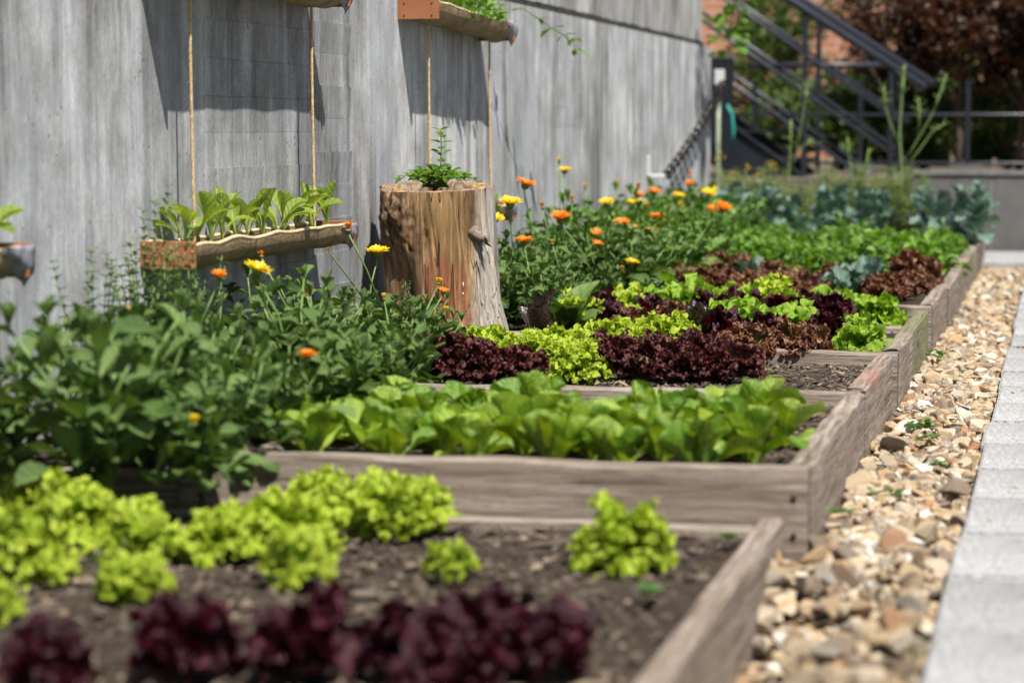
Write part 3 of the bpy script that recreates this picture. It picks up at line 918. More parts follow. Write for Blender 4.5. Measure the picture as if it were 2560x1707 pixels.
for k in range(5):
    y0, y1 = 0.8 + k * 2.7 + 0.003, 0.8 + (k + 1) * 2.7 - 0.003 - (0.25 if k == 4 else 0)
    g = Geo()
    g.box(-0.30, -0.03, y0, y1, 1.238, 2.9)
    yv = y0
    while yv < y1 - 0.001:
        w = min(U(0.08, 0.15), y1 - yv)
        d = -0.028 + U(0, 0.006)
        g.box(-0.031, d, yv, yv + w, 1.240 + U(0, 0.006), 2.9)
        yv += w
    o = ob("upper_panel", g.mesh("wall_upper_panel", M['concrete'], False), wall)
    o.color = (0.82, 0.80, 0.76, 1)
g = Geo()
for i in range(260):
    yv = 1.0 + i * 0.0505
    s = 0.010 + 0.012 * rng.random()
    g.box(-0.034, -0.012 - 0.010 * rng.random(), yv, yv + 0.052, 1.211, 1.211 + s + 0.006)
ob("mossy_joint", g.mesh("mossy_joint", M['moss'], False), wall)

# pipe at the wall's far corner
g = Geo()
g.tube([(0, 0, 0.0), (0, 0, 0.5), (0, 0, 1.03)], 0.014, 10)
pipe = ob("corner_pipe", g.mesh("corner_pipe", plain("galvanised_pipe", (0.27, 0.31, 0.22), 0.5, 0.1, 0.4, 12)), loc=(WX + 0.03, 14.36, 0))
tag(pipe, "pale vertical pipe at the far corner of the concrete wall", "pipe")

# ------------------------------------------------------------------ stump
ST = Vector((-1.812, 6.985, 0.09))
stump = thing("tree_stump", ST, "peeled brown log stump used as planter, leaning slightly against grey wall", "stump")
def stump_r(a, t):
    base = 0.168 - 0.014 * t
    base += 0.042 * max(0, (t - 0.45) / 0.55) ** 1.6 * max(0, math.cos(a - R(-20)))
    base += 0.009 * math.sin(3 * a + 1 + 1.8 * t) + 0.006 * math.sin(5 * a + 4 * t) + 0.004 * math.sin(9 * a - 3 * t)
    base += 0.010 * noise.noise((math.cos(a) * 3, math.sin(a) * 3, t * 3.0)) + 0.006 * noise.noise((math.cos(a) * 12, math.sin(a) * 12, t * 2.5)) + 0.003 * noise.noise((math.cos(a) * 30, math.sin(a) * 30, t * 3))
    # knotted burl on the upper left front
    da = (a - R(-118) + math.pi) % (2 * math.pi) - math.pi
    q = (da / 0.36) ** 2 + ((t - 0.19) / 0.17) ** 2
    base += 0.032 * math.exp(-q * 1.2)
    base += 0.020 * math.exp(-q * 0.9) * noise.noise((a * 12, t * 20, 3))
    q2 = ((da - 0.02) / 0.10) ** 2 + ((t - 0.24) / 0.05) ** 2
    base -= 0.020 * math.exp(-q2 * 1.2)
    q3 = ((da - 0.52) / 0.09) ** 2 + ((t - 0.20) / 0.22) ** 2
    base -= 0.012 * math.exp(-q3)
    for ca, dpt, wd in ((-78, 0.006, 0.02), (-66, 0.005, 0.018), (-40, 0.006, 0.03), (-18, 0.006, 0.03), (-95, 0.004, 0.02)):
        dd = (a - R(ca) - 0.10 * (t - 0.5) + math.pi) % (2 * math.pi) - math.pi
        base -= dpt * math.exp(-(dd / wd) ** 2) * (0.4 + 0.6 * math.sin(3 * t + ca) ** 2)
    return base
HS = 0.475
na, nt_ = 260, 90
vs, fs = [], []
def stump_c(t):
    return Vector((-0.024 + 0.046 * t, -0.004 * t, 0))
for j in range(nt_ + 1):
    t = j / nt_
    for i in range(na):
        a = 2 * math.pi * i / na
        rr = stump_r(a, t)
        c = stump_c(t)
        zt = HS * (1 - t) + (0.012 * math.sin(a) * (1 - t)) + (0.003 * noise.noise((a * 3, 0, 5)) if j == 0 else 0)
        vs.append((c.x + math.cos(a) * rr, c.y + math.sin(a) * rr, zt))
fs = [(j * na + i, (j + 1) * na + i, (j + 1) * na + (i + 1) % na, j * na + (i + 1) % na) for j in range(nt_) for i in range(na)]
g = Geo()
g.add(vs, fs)
ob("trunk", g.mesh("stump_trunk", M['stump']), stump)
g = Geo()
rings = []
for k, (q, dz) in enumerate(((1.0, 0.0), (0.985, 0.003), (0.86, 0.003), (0.80, 0.001), (0.76, -0.02), (0.74, -0.06))):
    for i in range(na):
        a = 2 * math.pi * i / na
        rr = stump_r(a, 0) * q + (0.010 * noise.noise((math.cos(a) * 2, math.sin(a) * 2, 8)) if 1 < k else 0)
        c = stump_c(0)
        rings.append((c.x + math.cos(a) * rr, c.y + math.sin(a) * rr, HS + 0.012 * math.sin(a) + dz + (0.003 * noise.noise((a * 3, 0, 5)) if k < 2 else 0) + (0.004 * noise.noise((math.cos(a) * 20, math.sin(a) * 20, k)) if k > 0 else 0)))
g.add(rings, [(k * na + i, k * na + (i + 1) % na, (k + 1) * na + (i + 1) % na, (k + 1) * na + i) for k in range(5) for i in range(na)])
ob("sawn_rim", g.mesh("stump_rim", M['cut']), stump)
g = Geo()
disc = [(0.14 * math.cos(i * 0.2618) - 0.024, 0.14 * math.sin(i * 0.2618), HS - 0.040 + 0.006 * (i % 3)) for i in range(24)]
g.add(disc + [(-0.024, 0, HS - 0.034)], [(i, (i + 1) % 24, 24) for i in range(24)])
ob("soil_fill", g.mesh("stump_soil", M['darksoil']), stump)
# broken branch stub on the right
g = Geo()
sa = R(-32)
p0 = Vector((math.cos(sa) * 0.150 - 0.01, math.sin(sa) * 0.150, 0.345))
d = Vector((math.cos(sa) * 0.9 + 0.25, math.sin(sa), -0.55)).normalized()
g.tube([p0 + d * q for q in (0, 0.02, 0.035, 0.05)], [0.022, 0.016, 0.014, 0.009], 9)
for k in range(12):
    e = p0 + d * 0.045 + Vector((U(-0.010, 0.010), U(-0.010, 0.010), U(-0.010, 0.010)))
    g.tube([e, e + d * U(0.014, 0.038) + Vector((U(-0.006, 0.006), U(-0.006, 0.006), U(-0.004, 0.004)))], [0.0038, 0.0006], 4)
ob("branch_stub", g.mesh("branch_stub", plain("dead_branch_wood", (0.20, 0.16, 0.13), 0.85, var=0.6, sc=70, bmp=0.8)), stump)
# splinter and white drips of resin
g = Geo()
for ca, tz, ln in ((-52, 0.20, 0.018), (-53, 0.17, 0.008), (-58, 0.11, 0.02), (-64, 0.07, 0.012)):
    a = R(ca)
    t = 1 - tz / HS
    rr = stump_r(a, t) + 0.001
    c = stump_c(t)
    g.tube([(c.x + math.cos(a) * rr, c.y + math.sin(a) * rr, tz), (c.x + math.cos(a) * rr, c.y + math.sin(a) * rr, tz - ln)], [0.0016, 0.0008], 6)
ob("resin_drip", g.mesh("resin_drip", plain("white_resin", (0.8, 0.78, 0.74), 0.3, var=0.05)), stump)

# ------------------------------------------------------------------ hanging planters and ropes
def planter(y0, y1, z, label, dep=0.062, sag=0.0, wavy=0.003):
    p = thing("hanging_planter", (WX + 0.004, y0, z), label, "planter", "hanging half-tube planters on the wall")
    ln = y1 - y0
    W = 0.126
    n, m = 44, 14
    def sect(i, inset):
        yv = ln * i / n
        pts = []
        for k in range(m + 1):
            a = math.pi * k / m
            ww = noise.noise((yv * 7 + z * 5, k * 0.35, y0)) * wavy * 2
            x = W * 0.5 + (W * 0.5 - inset) * math.cos(a) * (1 + 0.02 * math.sin(yv * 19)) + ww * 0.6
            zz = -(dep - inset) * math.sin(a) ** 0.7 + ww + (noise.noise((yv * 9, 3, y0)) * wavy * 1.4 if k in (0, m) else 0)
            pts.append((x, yv, zz - sag * yv))
        return pts
    g = Geo()
    vo = [q for i in range(n + 1) for q in sect(i, 0)]
    vi = [q for i in range(n + 1) for q in sect(i, 0.008)]
    f = [(i * (m + 1) + k, i * (m + 1) + k + 1, (i + 1) * (m + 1) + k + 1, (i + 1) * (m + 1) + k) for i in range(n) for k in range(m)]
    g.add(vo, f)
    g.add(vi, [q[::-1] for q in f])
    ob("trough", g.mesh("trough", M['trough']), p)
    g = Geo()
    for k in (0, m):
        o_ = [vo[i * (m + 1) + k] for i in range(n + 1)]
        i_ = [vi[i * (m + 1) + k] for i in range(n + 1)]
        cc = [((a[0] + b_[0]) / 2, a[1], (a[2] + b_[2]) / 2) for a, b_ in zip(o_, i_)]
        g.tube(cc, 0.0052, 6)
    ob("rim", g.mesh("trough_rim", M['rim']), p)
    eb = slab_mesh("end_board", W + 0.006, 0.012, dep + 0.004, M['endboard'], 0.0015)
    e1 = ob("end_board", eb, p, Matrix.Translation((W / 2, -0.007, -(dep) / 2 + 0.006)))
    for sx in (-0.045, 0.045):
        for sz in (-0.02, 0.018):
            g = Geo()
            g.tube([(sx, -0.0055, sz), (sx, -0.0085, sz)], 0.0028, 8)
            ob("nail", g.mesh("nail", M['nail']), e1)
    ob("end_board", eb, p, Matrix.Translation((W / 2, ln + 0.007, -(dep) / 2 + 0.006 - sag * ln)))
    # soil inside
    g = Geo()
    v = []
    for i in range(n + 1):
        for k in range(7):
            yv = ln * i / n
            x = 0.010 + (W - 0.020) * k / 6
            v.append((x, yv, -0.012 - sag * yv + 0.008 * noise.noise((x * 60, yv * 40, y0)) + 0.006 * math.sin(k / 6 * math.pi)))
    g.add(v, [(i * 7 + k, i * 7 + k + 1, (i + 1) * 7 + k + 1, (i + 1) * 7 + k) for i in range(n) for k in range(6)])
    ob("soil_fill", g.mesh("planter_soil", M['darksoil']), p)
    # plastic sheet folded over the far end
    g = Geo()
    v = []
    for i in range(9):
        for k in range(7):
            yv = ln - 0.11 + 0.135 * i / 8
            a = k / 6
            x = W - 0.004 + 0.006 + 0.006 * noise.noise((i * 0.7, k * 0.9, y0))
            zz = 0.004 - (dep * 0.98 + 0.020 * i / 8) * a * (0.25 + 0.75 * i / 8)
            x -= (W * 0.45) * max(0, a - 0.45) ** 1.5
            v.append((x + 0.004, yv, zz - sag * yv))
    g.add(v, [(i * 7 + k, (i + 1) * 7 + k, (i + 1) * 7 + k + 1, i * 7 + k + 1) for i in range(8) for k in range(6)])
    o = ob("plastic_sheet", g.mesh("plastic_sheet", M['plastic']), p)
    sm = o.modifiers.new("thickness", 'SOLIDIFY')
    sm.thickness = 0.001
    return p
P1 = planter(5.185, 6.43, 0.476, "lower hanging trough of romaine seedlings with terracotta end board, left of the stump", dep=0.060, wavy=0.0035)
P0 = planter(3.03, 4.265, 0.515, "half-seen hanging trough at the photo's left edge")
P1u = planter(5.20, 6.40, 1.128, "hanging trough cut off by the top edge, above the romaine seedlings")
P2u = planter(7.378, 8.44, 1.136, "upper hanging trough with trailing vine and terracotta end board, above the stump", sag=0.028)
P2l = planter(7.385, 8.43, 0.470, "lower hanging trough of parsley half hidden behind the stump")

def rope(x, y, z0, z1, label):
    g = Geo()
    n = int((z1 - z0) / 0.0045)
    for k in range(3):
        pts = []
        for i in range(n + 1):
            z = (z1 - z0) * i / n
            a = z * 230 + k * 2.094
            pts.append((0.0020 * math.cos(a) + 0.003 * math.sin(z * 5 + x * 40), 0.0020 * math.sin(a) + 0.002 * math.sin(z * 7), z))
        g.tube(pts, 0.0025, 5)
    for i in range(90):
        z = rng.random() * (z1 - z0)
        a = rng.random() * 6.28
        d = Vector((math.cos(a), math.sin(a), U(-0.6, 0.6))) * U(0.006, 0.016)
        g.tube([(0, 0, z), Vector((0, 0, z)) + d * 0.6, Vector((0, 0, z)) + d + Vector((0, 0, U(-0.004, 0.004)))], [0.0005, 0.0004, 0.0002], 3, cap=False)
    o = ob("rope", g.mesh("rope", M['rope']), loc=(x, y, z0))
    tag(o, label, "rope", "ropes carrying the planters")
rope(WX + 0.070, 5.335, 0.462, 1.9, "long sisal rope down to the left end of the romaine seedling trough")
rope(WX + 0.070, 6.265, 0.462, 1.9, "long sisal rope down to the right end of the romaine seedling trough")
rope(WX + 0.070, 7.495, 0.456, 1.9, "frayed sisal rope hanging down behind the stump's sprig")
rope(WX + 0.070, 8.330, 0.456, 1.9, "sisal rope hanging right of the stump into the parsley")

# ------------------------------------------------------------------ lettuces
fan_cfg = {   # spread, nr, nf, waveA, wavek, frillA, frillk, droop, fold
    'G': (1.10, 7, 34, 0.16, 6.5, 0.09, 24.0, 0.75, 0.20, 54, 0.088),
    'R': (1.10, 7, 30, 0.11, 6.0, 0.06, 20.0, 0.60, 0.20, 84, 0.058),
    'B': (1.10, 7, 30, 0.11, 6.0, 0.06, 20.0, 0.55, 0.20, 84, 0.060),
    'P': (1.05, 7, 30, 0.16, 6.0, 0.06, 18.0, 0.60, 0.25, 12, 0.15),
    'O': (1.10, 7, 36, 0.18, 5.5, 0.06, 15.0, 0.75, 0.25, 14, 0.16),
}
fan = {k: [one(leaf_fan(1.0, *c[:7], 31 * i + ord(k), *c[7:]), "lettuce_leaf_" + k, LM[k]) for i in range(6)] for k, c in fan_cfg.items()}
rom = [one(leaf_strip(1.0, 0.66, 12, 6, w_romaine, bd_, cu, 0.05, 2.5, 5 * i, a0=0.25, twist=tw), "romaine_leaf", LM['romaine'])
       for i, (bd_, cu, tw) in enumerate(((-1.1, 0.60, 0.2), (-0.7, 0.9, -0.2), (-1.7, 0.45, 0.1), (-0.4, 1.0, 0.3), (-1.3, 0.7, -0.4)))]
romD = [one(leaf_strip(1.0, 0.50, 9, 6, w_oval, bd_, cu, 0.08, 2, 5 * i + 2, a0=0.1), "dark_romaine_leaf", LM['D']) for i, (bd_, cu) in enumerate(((-0.3, 0.9), (-0.7, 0.6), (0.1, 1.1)))]
kal = [one(leaf_strip(1.0, 0.62, 10, 8, w_oval, bd_, cu, 0.10, 3.2, 9 * i, a0=0.35), "kale_leaf", LM['kale']) for i, (bd_, cu) in enumerate(((-1.3, 0.3), (-0.9, 0.5), (-1.7, 0.2), (-0.5, 0.6)))]

KIND = {
    'G': ("frilly yellow-green lettuce", "frilly_lettuce"), 'R': ("frilly maroon lettuce", "frilly_lettuce"), 'B': ("frilly bronze-brown lettuce", "frilly_lettuce"),
    'P': ("dark purple curly lettuce", "curly_lettuce"), 'O': ("bright green wavy-leaved lettuce", "wavy_lettuce"), 'D': ("dark red glossy romaine", "romaine_lettuce"), 'C': ("blue-green young cabbage", "cabbage"),
}
def head(kind, x, y, z, w, label, group, cat="lettuce"):
    t = thing(KIND[kind][1], (x, y, z), label, cat, group, U(0, 6.28))
    t.scale = (1, 1, (1.22 if kind == 'P' else 1.12) * U(0.9, 1.12) if y < 4.1 else U(0.95, 1.25))
    if kind in fan:
        Ls = w * (0.55 if kind == 'R' else 0.54 if kind == 'G' and y > 4.5 else 0.50 if kind == 'P' and y > 4.5 else 0.60)
        tiers = {'G': ((7, 26, 48, 1.0), (6, 48, 70, 1.05), (4, 70, 89, 1.1)), 'O': ((7, 24, 42, 1.05), (6, 46, 64, 1.0), (4, 68, 88, 0.95)),
                 'R': ((9, 32, 48, 1.0), (8, 52, 68, 1.05), (6, 72, 89, 1.05)), 'B': ((9, 34, 50, 1.0), (8, 54, 70, 1.05), (6, 72, 89, 1.05)),
                 'P': ((8, 30, 46, 1.0), (7, 50, 66, 1.05), (5, 70, 88, 1.05))}[kind]
        a = U(0, 6.28)
        for n, e0, e1, s in tiers:
            for i in range(n):
                a += 6.283 / n + U(-0.2, 0.2)
                el = R(U(e0, e1))
                o = ob("leaf", rng.choice(fan[kind]), t, place(a, el, U(-0.35, 0.35), Ls * s * U(0.72, 1.25), (0.012 * math.cos(a) * math.cos(el), 0.012 * math.sin(a) * math.cos(el), 0.004 + 0.010 * math.sin(el))))
            a += 0.5
    elif kind == 'D':
        a = U(0, 6.28)
        for i in range(9):
            a += 2.4
            el = R((48, 60, 70, 80, 88)[i % 5] + U(-6, 6))
            ob("leaf", rng.choice(romD), t, place(a, el, U(-0.3, 0.3), w * U(0.85, 1.15), (0.01 * math.cos(a), 0.01 * math.sin(a), 0.004)))
    elif kind == 'C':
        a = U(0, 6.28)
        for i in range(8):
            a += 2.4
            el = R((15, 30, 45, 60)[i % 4] + U(-8, 8))
            ob("leaf", rng.choice(kal), t, place(a, el, U(-0.3, 0.3), w * 0.62 * U(0.8, 1.1), (0.01 * math.cos(a), 0.01 * math.sin(a), 0.01)))
    return t

def lettuce_row(rowname, z, plants, group):
    by = {}
    for p in plants:
        by.setdefault(p[0], []).append(p)
    for kind, ps in by.items():
        ps.sort(key=lambda p: p[1] / p[2])
        for i, (k, x, y, w) in enumerate(ps):
            if len(ps) == 1:
                lab = "%s %s, the only one there" % (KIND[k][0], rowname)
            else:
                lab = "%s %s, %s" % (KIND[k][0], rowname, "leftmost" if i == 0 else "rightmost" if i == len(ps) - 1 else ORD[i] + " from left")
            head(k, x, y, z, w, lab, group, "cabbage" if k == 'C' else "lettuce")

A_green = [('G', -1.57, 3.43, 0.17), ('G', -1.60, 3.74, 0.18), ('G', -1.44, 3.62, 0.15), ('G', -1.32, 3.66, 0.14), ('G', -1.24, 3.78, 0.19), ('G', -1.25, 3.99, 0.14), ('G', -1.13, 3.47, 0.125), ('G', -1.09, 3.92, 0.185),
           ('G', -1.33, 3.31, 0.12), ('G', -1.47, 3.12, 0.09), ('G', -0.66, 3.72, 0.175), ('G', -0.91, 3.56, 0.085), ('G', -1.76, 3.94, 0.15)]
A_lab = ["at the left frame edge in the nearest bed", "second from the left edge in the nearest bed", "left of centre in the nearest bed's main cluster", "small, filling the middle of the nearest bed's cluster",
         "largest of the nearest bed's left cluster", "behind the largest one in the nearest bed", "small, in front of the nearest bed's main cluster", "at the right end of the nearest bed's cluster, against the plank",
         "small and low, nearest the dark lettuces on the left", "tiny, lowest at the left frame edge", "standing alone in bare soil at the right of the nearest bed", "tiny, peeping out behind the dark purple lettuces", "half hidden under marigold leaves at far left"]
for p, l in zip(A_green, A_lab):
    head('G', p[1], p[2], 0.046, p[3] * 0.62, "frilly yellow-green lettuce " + l, "lettuces of the nearest bed")
lettuce_row("along the photo's bottom edge", 0.046, [('P', -1.20, 2.70, 0.085), ('P', -1.065, 2.84, 0.092), ('P', -0.93, 2.87, 0.092), ('P', -0.80, 2.90, 0.095), ('P', -0.725, 3.03, 0.094), ('P', -0.715, 2.78, 0.085), ('P', -0.635, 2.95, 0.090)], "dark lettuces of the nearest bed")
lettuce_row("in the row just behind the romaine", 0.115, [('R', -1.50, 5.70, 0.135), ('R', -1.41, 5.66, 0.150), ('R', -1.31, 5.70, 0.135), ('R', -1.08, 5.93, 0.130), ('R', -0.95, 5.90, 0.130), ('R', -0.87, 5.95, 0.128), ('R', -0.79, 5.90, 0.125)], "lettuces behind the romaine")
lettuce_row("between the maroon ones and the stump", 0.115, [('G', -1.61, 6.25, 0.12), ('G', -1.53, 6.30, 0.13), ('G', -1.40, 6.16, 0.133), ('G', -1.28, 6.01, 0.125), ('G', -1.17, 5.87, 0.105), ('G', -1.01, 6.05, 0.08), ('G', -1.30, 6.31, 0.11)], "lettuces behind the romaine")
lettuce_row("in the sunlit row right of the stump foot", 0.115, [('G', -1.22, 6.53, 0.145), ('G', -1.15, 6.60, 0.135), ('G', -1.08, 6.66, 0.13), ('D', -1.42, 6.56, 0.135), ('D', -1.00, 6.75, 0.13)], "lettuces behind the romaine")
lettuce_row("at the edge of the bare soil patch", 0.115, [('B', -0.81, 6.34, 0.115), ('B', -0.70, 6.48, 0.125), ('P', -0.92, 6.74, 0.13), ('P', -0.63, 6.80, 0.125), ('O', -0.55, 6.72, 0.115)], "lettuces of the short bed")
lettuce_row("in the middle of the mixed lettuce bed", 0.112, [('G', -1.50, 7.40, 0.15), ('P', -1.42, 7.45, 0.125), ('P', -1.31, 7.20, 0.12), ('G', -1.38, 7.62, 0.13), ('B', -1.25, 7.12, 0.105), ('P', -1.24, 7.36, 0.12), ('B', -1.12, 7.18, 0.118), ('O', -0.98, 7.25, 0.13), ('O', -0.89, 7.28, 0.14), ('O', -0.79, 7.33, 0.13), ('O', -0.63, 7.20, 0.11), ('P', -0.84, 7.12, 0.11)], "lettuces of the mixed bed")
lettuce_row("in the dark band of the mixed bed", 0.112, [('P', -1.10, 7.70, 0.13), ('P', -1.01, 7.72, 0.13), ('P', -0.91, 7.75, 0.13), ('P', -0.79, 7.72, 0.13), ('P', -0.71, 7.66, 0.125), ('P', -1.33, 7.80, 0.115), ('P', -1.26, 7.92, 0.10)], "lettuces of the mixed bed")
lettuce_row("at the back of the mixed bed", 0.112, [('O', -1.33, 7.97, 0.13), ('O', -1.20, 7.86, 0.15), ('O', -1.12, 7.95, 0.14), ('O', -1.04, 7.92, 0.14), ('G', -0.95, 7.98, 0.165), ('O', -0.87, 7.92, 0.13), ('O', -0.70, 7.92, 0.14), ('O', -0.58, 7.70, 0.125), ('P', -0.82, 8.00, 0.12)], "lettuces of the mixed bed")
lettuce_row("in the front row of the red-brown bed", 0.112, [('B', -1.36, 8.75, 0.14), ('B', -1.25, 8.70, 0.13), ('B', -1.14, 8.80, 0.14), ('B', -1.03, 8.80, 0.13), ('B', -0.92, 8.78, 0.13), ('B', -0.61, 8.72, 0.15), ('B', -0.53, 8.98, 0.11), ('C', -1.43, 8.55, 0.16), ('C', -0.75, 8.72, 0.19), ('C', -0.84, 8.95, 0.13)], "red-brown lettuces")
lettuce_row("in the back row of the red-brown bed", 0.112, [('B', -1.44, 9.50, 0.13), ('B', -1.31, 9.65, 0.15), ('B', -1.13, 9.55, 0.12), ('B', -0.86, 9.45, 0.13), ('B', -0.55, 9.40, 0.16), ('C', -0.74, 9.35, 0.20), ('C', -1.21, 9.55, 0.18)], "red-brown lettuces")

# romaine grid
rows = [(4.33, [-1.39, -1.23, -1.07, -0.93, -0.79, -0.65]), (4.47, [-1.44, -1.30, -1.15, -1.00, -0.86, -0.71, -0.555]), (4.61, [-1.38, -1.22, -1.07, -0.92, -0.78, -0.62]),
        (4.75, [-1.43, -1.29, -1.14, -0.99, -0.84, -0.69, -0.545]), (4.88, [-1.36, -1.20, -1.05, -0.76, -0.61])]
rown = ["front row", "second row", "third row", "fourth row", "back row"]
for ri, (yy, xs) in enumerate(rows):
    for ci, x in enumerate(xs):
        pos = "leftmost" if ci == 0 else "rightmost" if ci == len(xs) - 1 else ORD[ci] + " from left"
        t = thing("romaine_lettuce", (x + U(-0.02, 0.02), yy + U(-0.025, 0.025), 0.11), "green romaine lettuce, %s in the %s of the romaine bed" % (pos, rown[ri]), "lettuce", "romaine lettuces in rows", U(0, 6.28))
        a = U(0, 6.28)
        s = U(0.82, 1.16)
        for i in range(11):
            a += 2.39996
            q = i / 10
            el = R(34 + 50 * q + U(-10, 10))
            ob("leaf", rng.choice(rom), t, place(a, el, U(-0.35, 0.35), s * (0.108 - 0.008 * q) * U(0.85, 1.15), (0.010 * math.cos(a), 0.010 * math.sin(a), 0.004)))

# seedlings in the lower trough
seedm = [one(leaf_strip(1.0, 0.42, 9, 5, lambda t: max(0.14, w_romaine(max(0, t * 1.25 - 0.25))) if t > 0.2 else 0.14, bd_, cu, 0.03, 2, 77 + i, a0=0.1, twist=tw), "seedling_leaf", LM['seedling']) for i, (bd_, cu, tw) in enumerate(((-0.9, 0.6, 0.3), (-1.4, 0.4, -0.2), (-0.4, 0.7, 0.1), (-1.9, 0.3, 0.2)))]
sy = [5.30, 5.36, 5.45, 5.55, 5.64, 5.74, 5.83, 5.95, 6.06, 6.16, 6.26, 6.37]
for i, yv in enumerate(sy):
    t = thing("romaine_seedling", (WX + 0.062 + U(-0.012, 0.014), yv, 0.466), "young romaine seedling in the hanging trough, " + ("nearest the left end" if i == 0 else "nearest the right end" if i == len(sy) - 1 else ORD[i] + " from left"), "seedling", "romaine seedlings in the trough", U(0, 6.28))
    a = U(0, 6.28)
    for k in range(4):
        a += 2.1 + U(-0.3, 0.3)
        ob("leaf", rng.choice(seedm), t, place(a, R(U(58, 88) if k < 4 else 30), U(-0.4, 0.4), U(0.105, 0.145) * (0.6 if k == 4 else 1), (0, 0, 0)))
# lettuce at left edge trough
for i, yv in enumerate((4.12, 4.2)):
    t = thing("hanging_lettuce", (WX + 0.06, yv, 0.51), ("tall" if i == 0 else "drooping") + " green seedling in the trough at the left frame edge", "seedling", "seedlings at the left edge", U(0, 6.28))
    for k in range(6):
        ob("leaf", rng.choice(seedm), t, place(k * 1.1 + U(-0.3, 0.3), R(U(40, 80)), 0, U(0.09, 0.13)))

# ------------------------------------------------------------------ marigolds (calendula)
cal_cfg = ((-0.5, 0.5, 0.0), (-1.0, 0.35, 0.3), (0.2, 0.6, -0.3), (-1.6, 0.25, 0.2), (-0.8, 0.7, -0.5))
cal_arr = [leaf_strip(1.0, 0.54, 7, 4, w_spat, bd_, cu, 0.04, 1.6, 3 * i, a0=0.2, twist=tw) for i, (bd_, cu, tw) in enumerate(cal_cfg)]
cal = [one(a, "marigold_leaf", LM['calendula']) for a in cal_arr]
def bush_plan(h, rad, nst, per, seed, size):
    """stems and leaf transforms of one bush, base at the origin"""
    r = random.Random(seed)
    stems, leaves, tops = Geo(), [], []
    for s in range(nst):
        a = s * 6.283 / nst + r.uniform(-0.4, 0.4)
        hh = h * r.uniform(0.62, 1.0)
        rr = rad * r.uniform(0.3, 1.0)
        pts = [Vector((rr * math.cos(a) * q ** 1.3 + r.uniform(-0.006, 0.006), rr * math.sin(a) * q ** 1.3 + r.uniform(-0.006, 0.006), hh * (q ** 0.85))) for q in (0, 0.25, 0.5, 0.75, 1)]
        stems.tube(pts, [0.0045, 0.004, 0.0035, 0.003, 0.002], 5)
        az = r.uniform(0, 6.28)
        for k in range(per):
            q = 0.12 + 0.88 * (k + r.uniform(-0.3, 0.3)) / per
            q = min(1, max(0.05, q))
            i = min(3, int(q * 4))
            p = pts[i].lerp(pts[i + 1], q * 4 - i)
            az += 2.4 + r.uniform(-0.5, 0.5)
            el = R(r.uniform(0, 48) - 20 * (1 - q))
            sz = size * (1.15 - 0.5 * q) * r.uniform(0.7, 1.2)
            leaves.append((r.randrange(5), place(az, el, r.uniform(-0.7, 0.7), sz, p)))
        for k in range(4):
            az += 1.57
            leaves.append((r.randrange(5), place(az, R(r.uniform(40, 75)), 0, size * 0.5 * r.uniform(0.7, 1.1), pts[4])))
        tops.append(pts[4])
    for k in range(22):
        az = k * 2.4 + r.uniform(-0.4, 0.4)
        q = r.uniform(0.02, 0.10)
        leaves.append((r.randrange(5), place(az, R(r.uniform(-8, 50)), r.uniform(-0.5, 0.5), size * r.uniform(0.8, 1.25), (q * math.cos(az), q * math.sin(az), r.uniform(0.01, 0.14)))))
    return stems, leaves, tops
PL = [bush_plan(0.30, 0.15, 7, 9, 11 + i, 0.086) for i in range(6)]
stem_me = [p[0].mesh("marigold_stems", M['stem']) for p in PL]
fol_me = []
for p in PL[:4]:
    g = Geo()
    for k, m in p[1]:
        g.add(xf(m, cal_arr[k][0]), cal_arr[k][1], cal_arr[k][2])
    fol_me.append(g.mesh("marigold_foliage", LM['calendula_far']))

# flower heads: normal along +Z
def flower_mesh(mat, seed, layers=2, npet=19, up=12, cupz=0.25):
    r = random.Random(seed)
    g = Geo()
    for l in range(layers):
        for k in range(npet):
            a = (k + 0.5 * l) * 6.283 / npet + r.uniform(-0.07, 0.07)
            arr = leaf_strip(r.uniform(0.86, 1.05) * (1 - 0.16 * l), 0.23, 4, 2, lambda t: 0.55 + 0.45 * math.sin(min(1, t * 1.1) * 2.2) if t < 0.9 else 0.62, r.uniform(-0.35, 0.1), cupz, 0, 1, k)
            m = place(a, R(up + 16 * l + r.uniform(-7, 7)), r.uniform(-0.15, 0.15), 1.0, (0.12 * math.cos(a), 0.12 * math.sin(a), 0.02 * l))
            g.add(xf(m, arr[0]), arr[1], arr[2])
    return g.mesh("petals", mat)
def dome_mesh(mat, rad, hgt):
    g = Geo()
    v, f = [], []
    n = 14
    for j in range(5):
        b_ = j / 4 * math.pi / 2
        for i in range(n):
            a = 6.283 * i / n
            v.append((rad * math.cos(b_) * math.cos(a), rad * math.cos(b_) * math.sin(a), hgt * math.sin(b_)))
    f = [(j * n + i, j * n + (i + 1) % n, (j + 1) * n + (i + 1) % n, (j + 1) * n + i) for j in range(4) for i in range(n)]
    f.append(tuple(range(n))[::-1])
    g.add(v, f)
    return g.mesh("flower_center", mat)
FM = {'y': [flower_mesh(M['yellow'], 1), flower_mesh(M['yellow'], 2, up=22)], 'o': [flower_mesh(M['orange'], 3, up=22), flower_mesh(M['orange'], 4, up=35)],
      'oc': [flower_mesh(M['orange'], 5, up=66, npet=14)], 'yc': [flower_mesh(M['yellow'], 6, up=64, npet=14)], 'od': [flower_mesh(M['orange'], 7, 1, 15, up=30)]}
CM = {'y': dome_mesh(M['ycenter'], 0.30, 0.16), 'o': dome_mesh(M['ocenter'], 0.30, 0.14)}
CAL = dome_mesh(M['stem'], 0.40, 0.45)
bushes = []
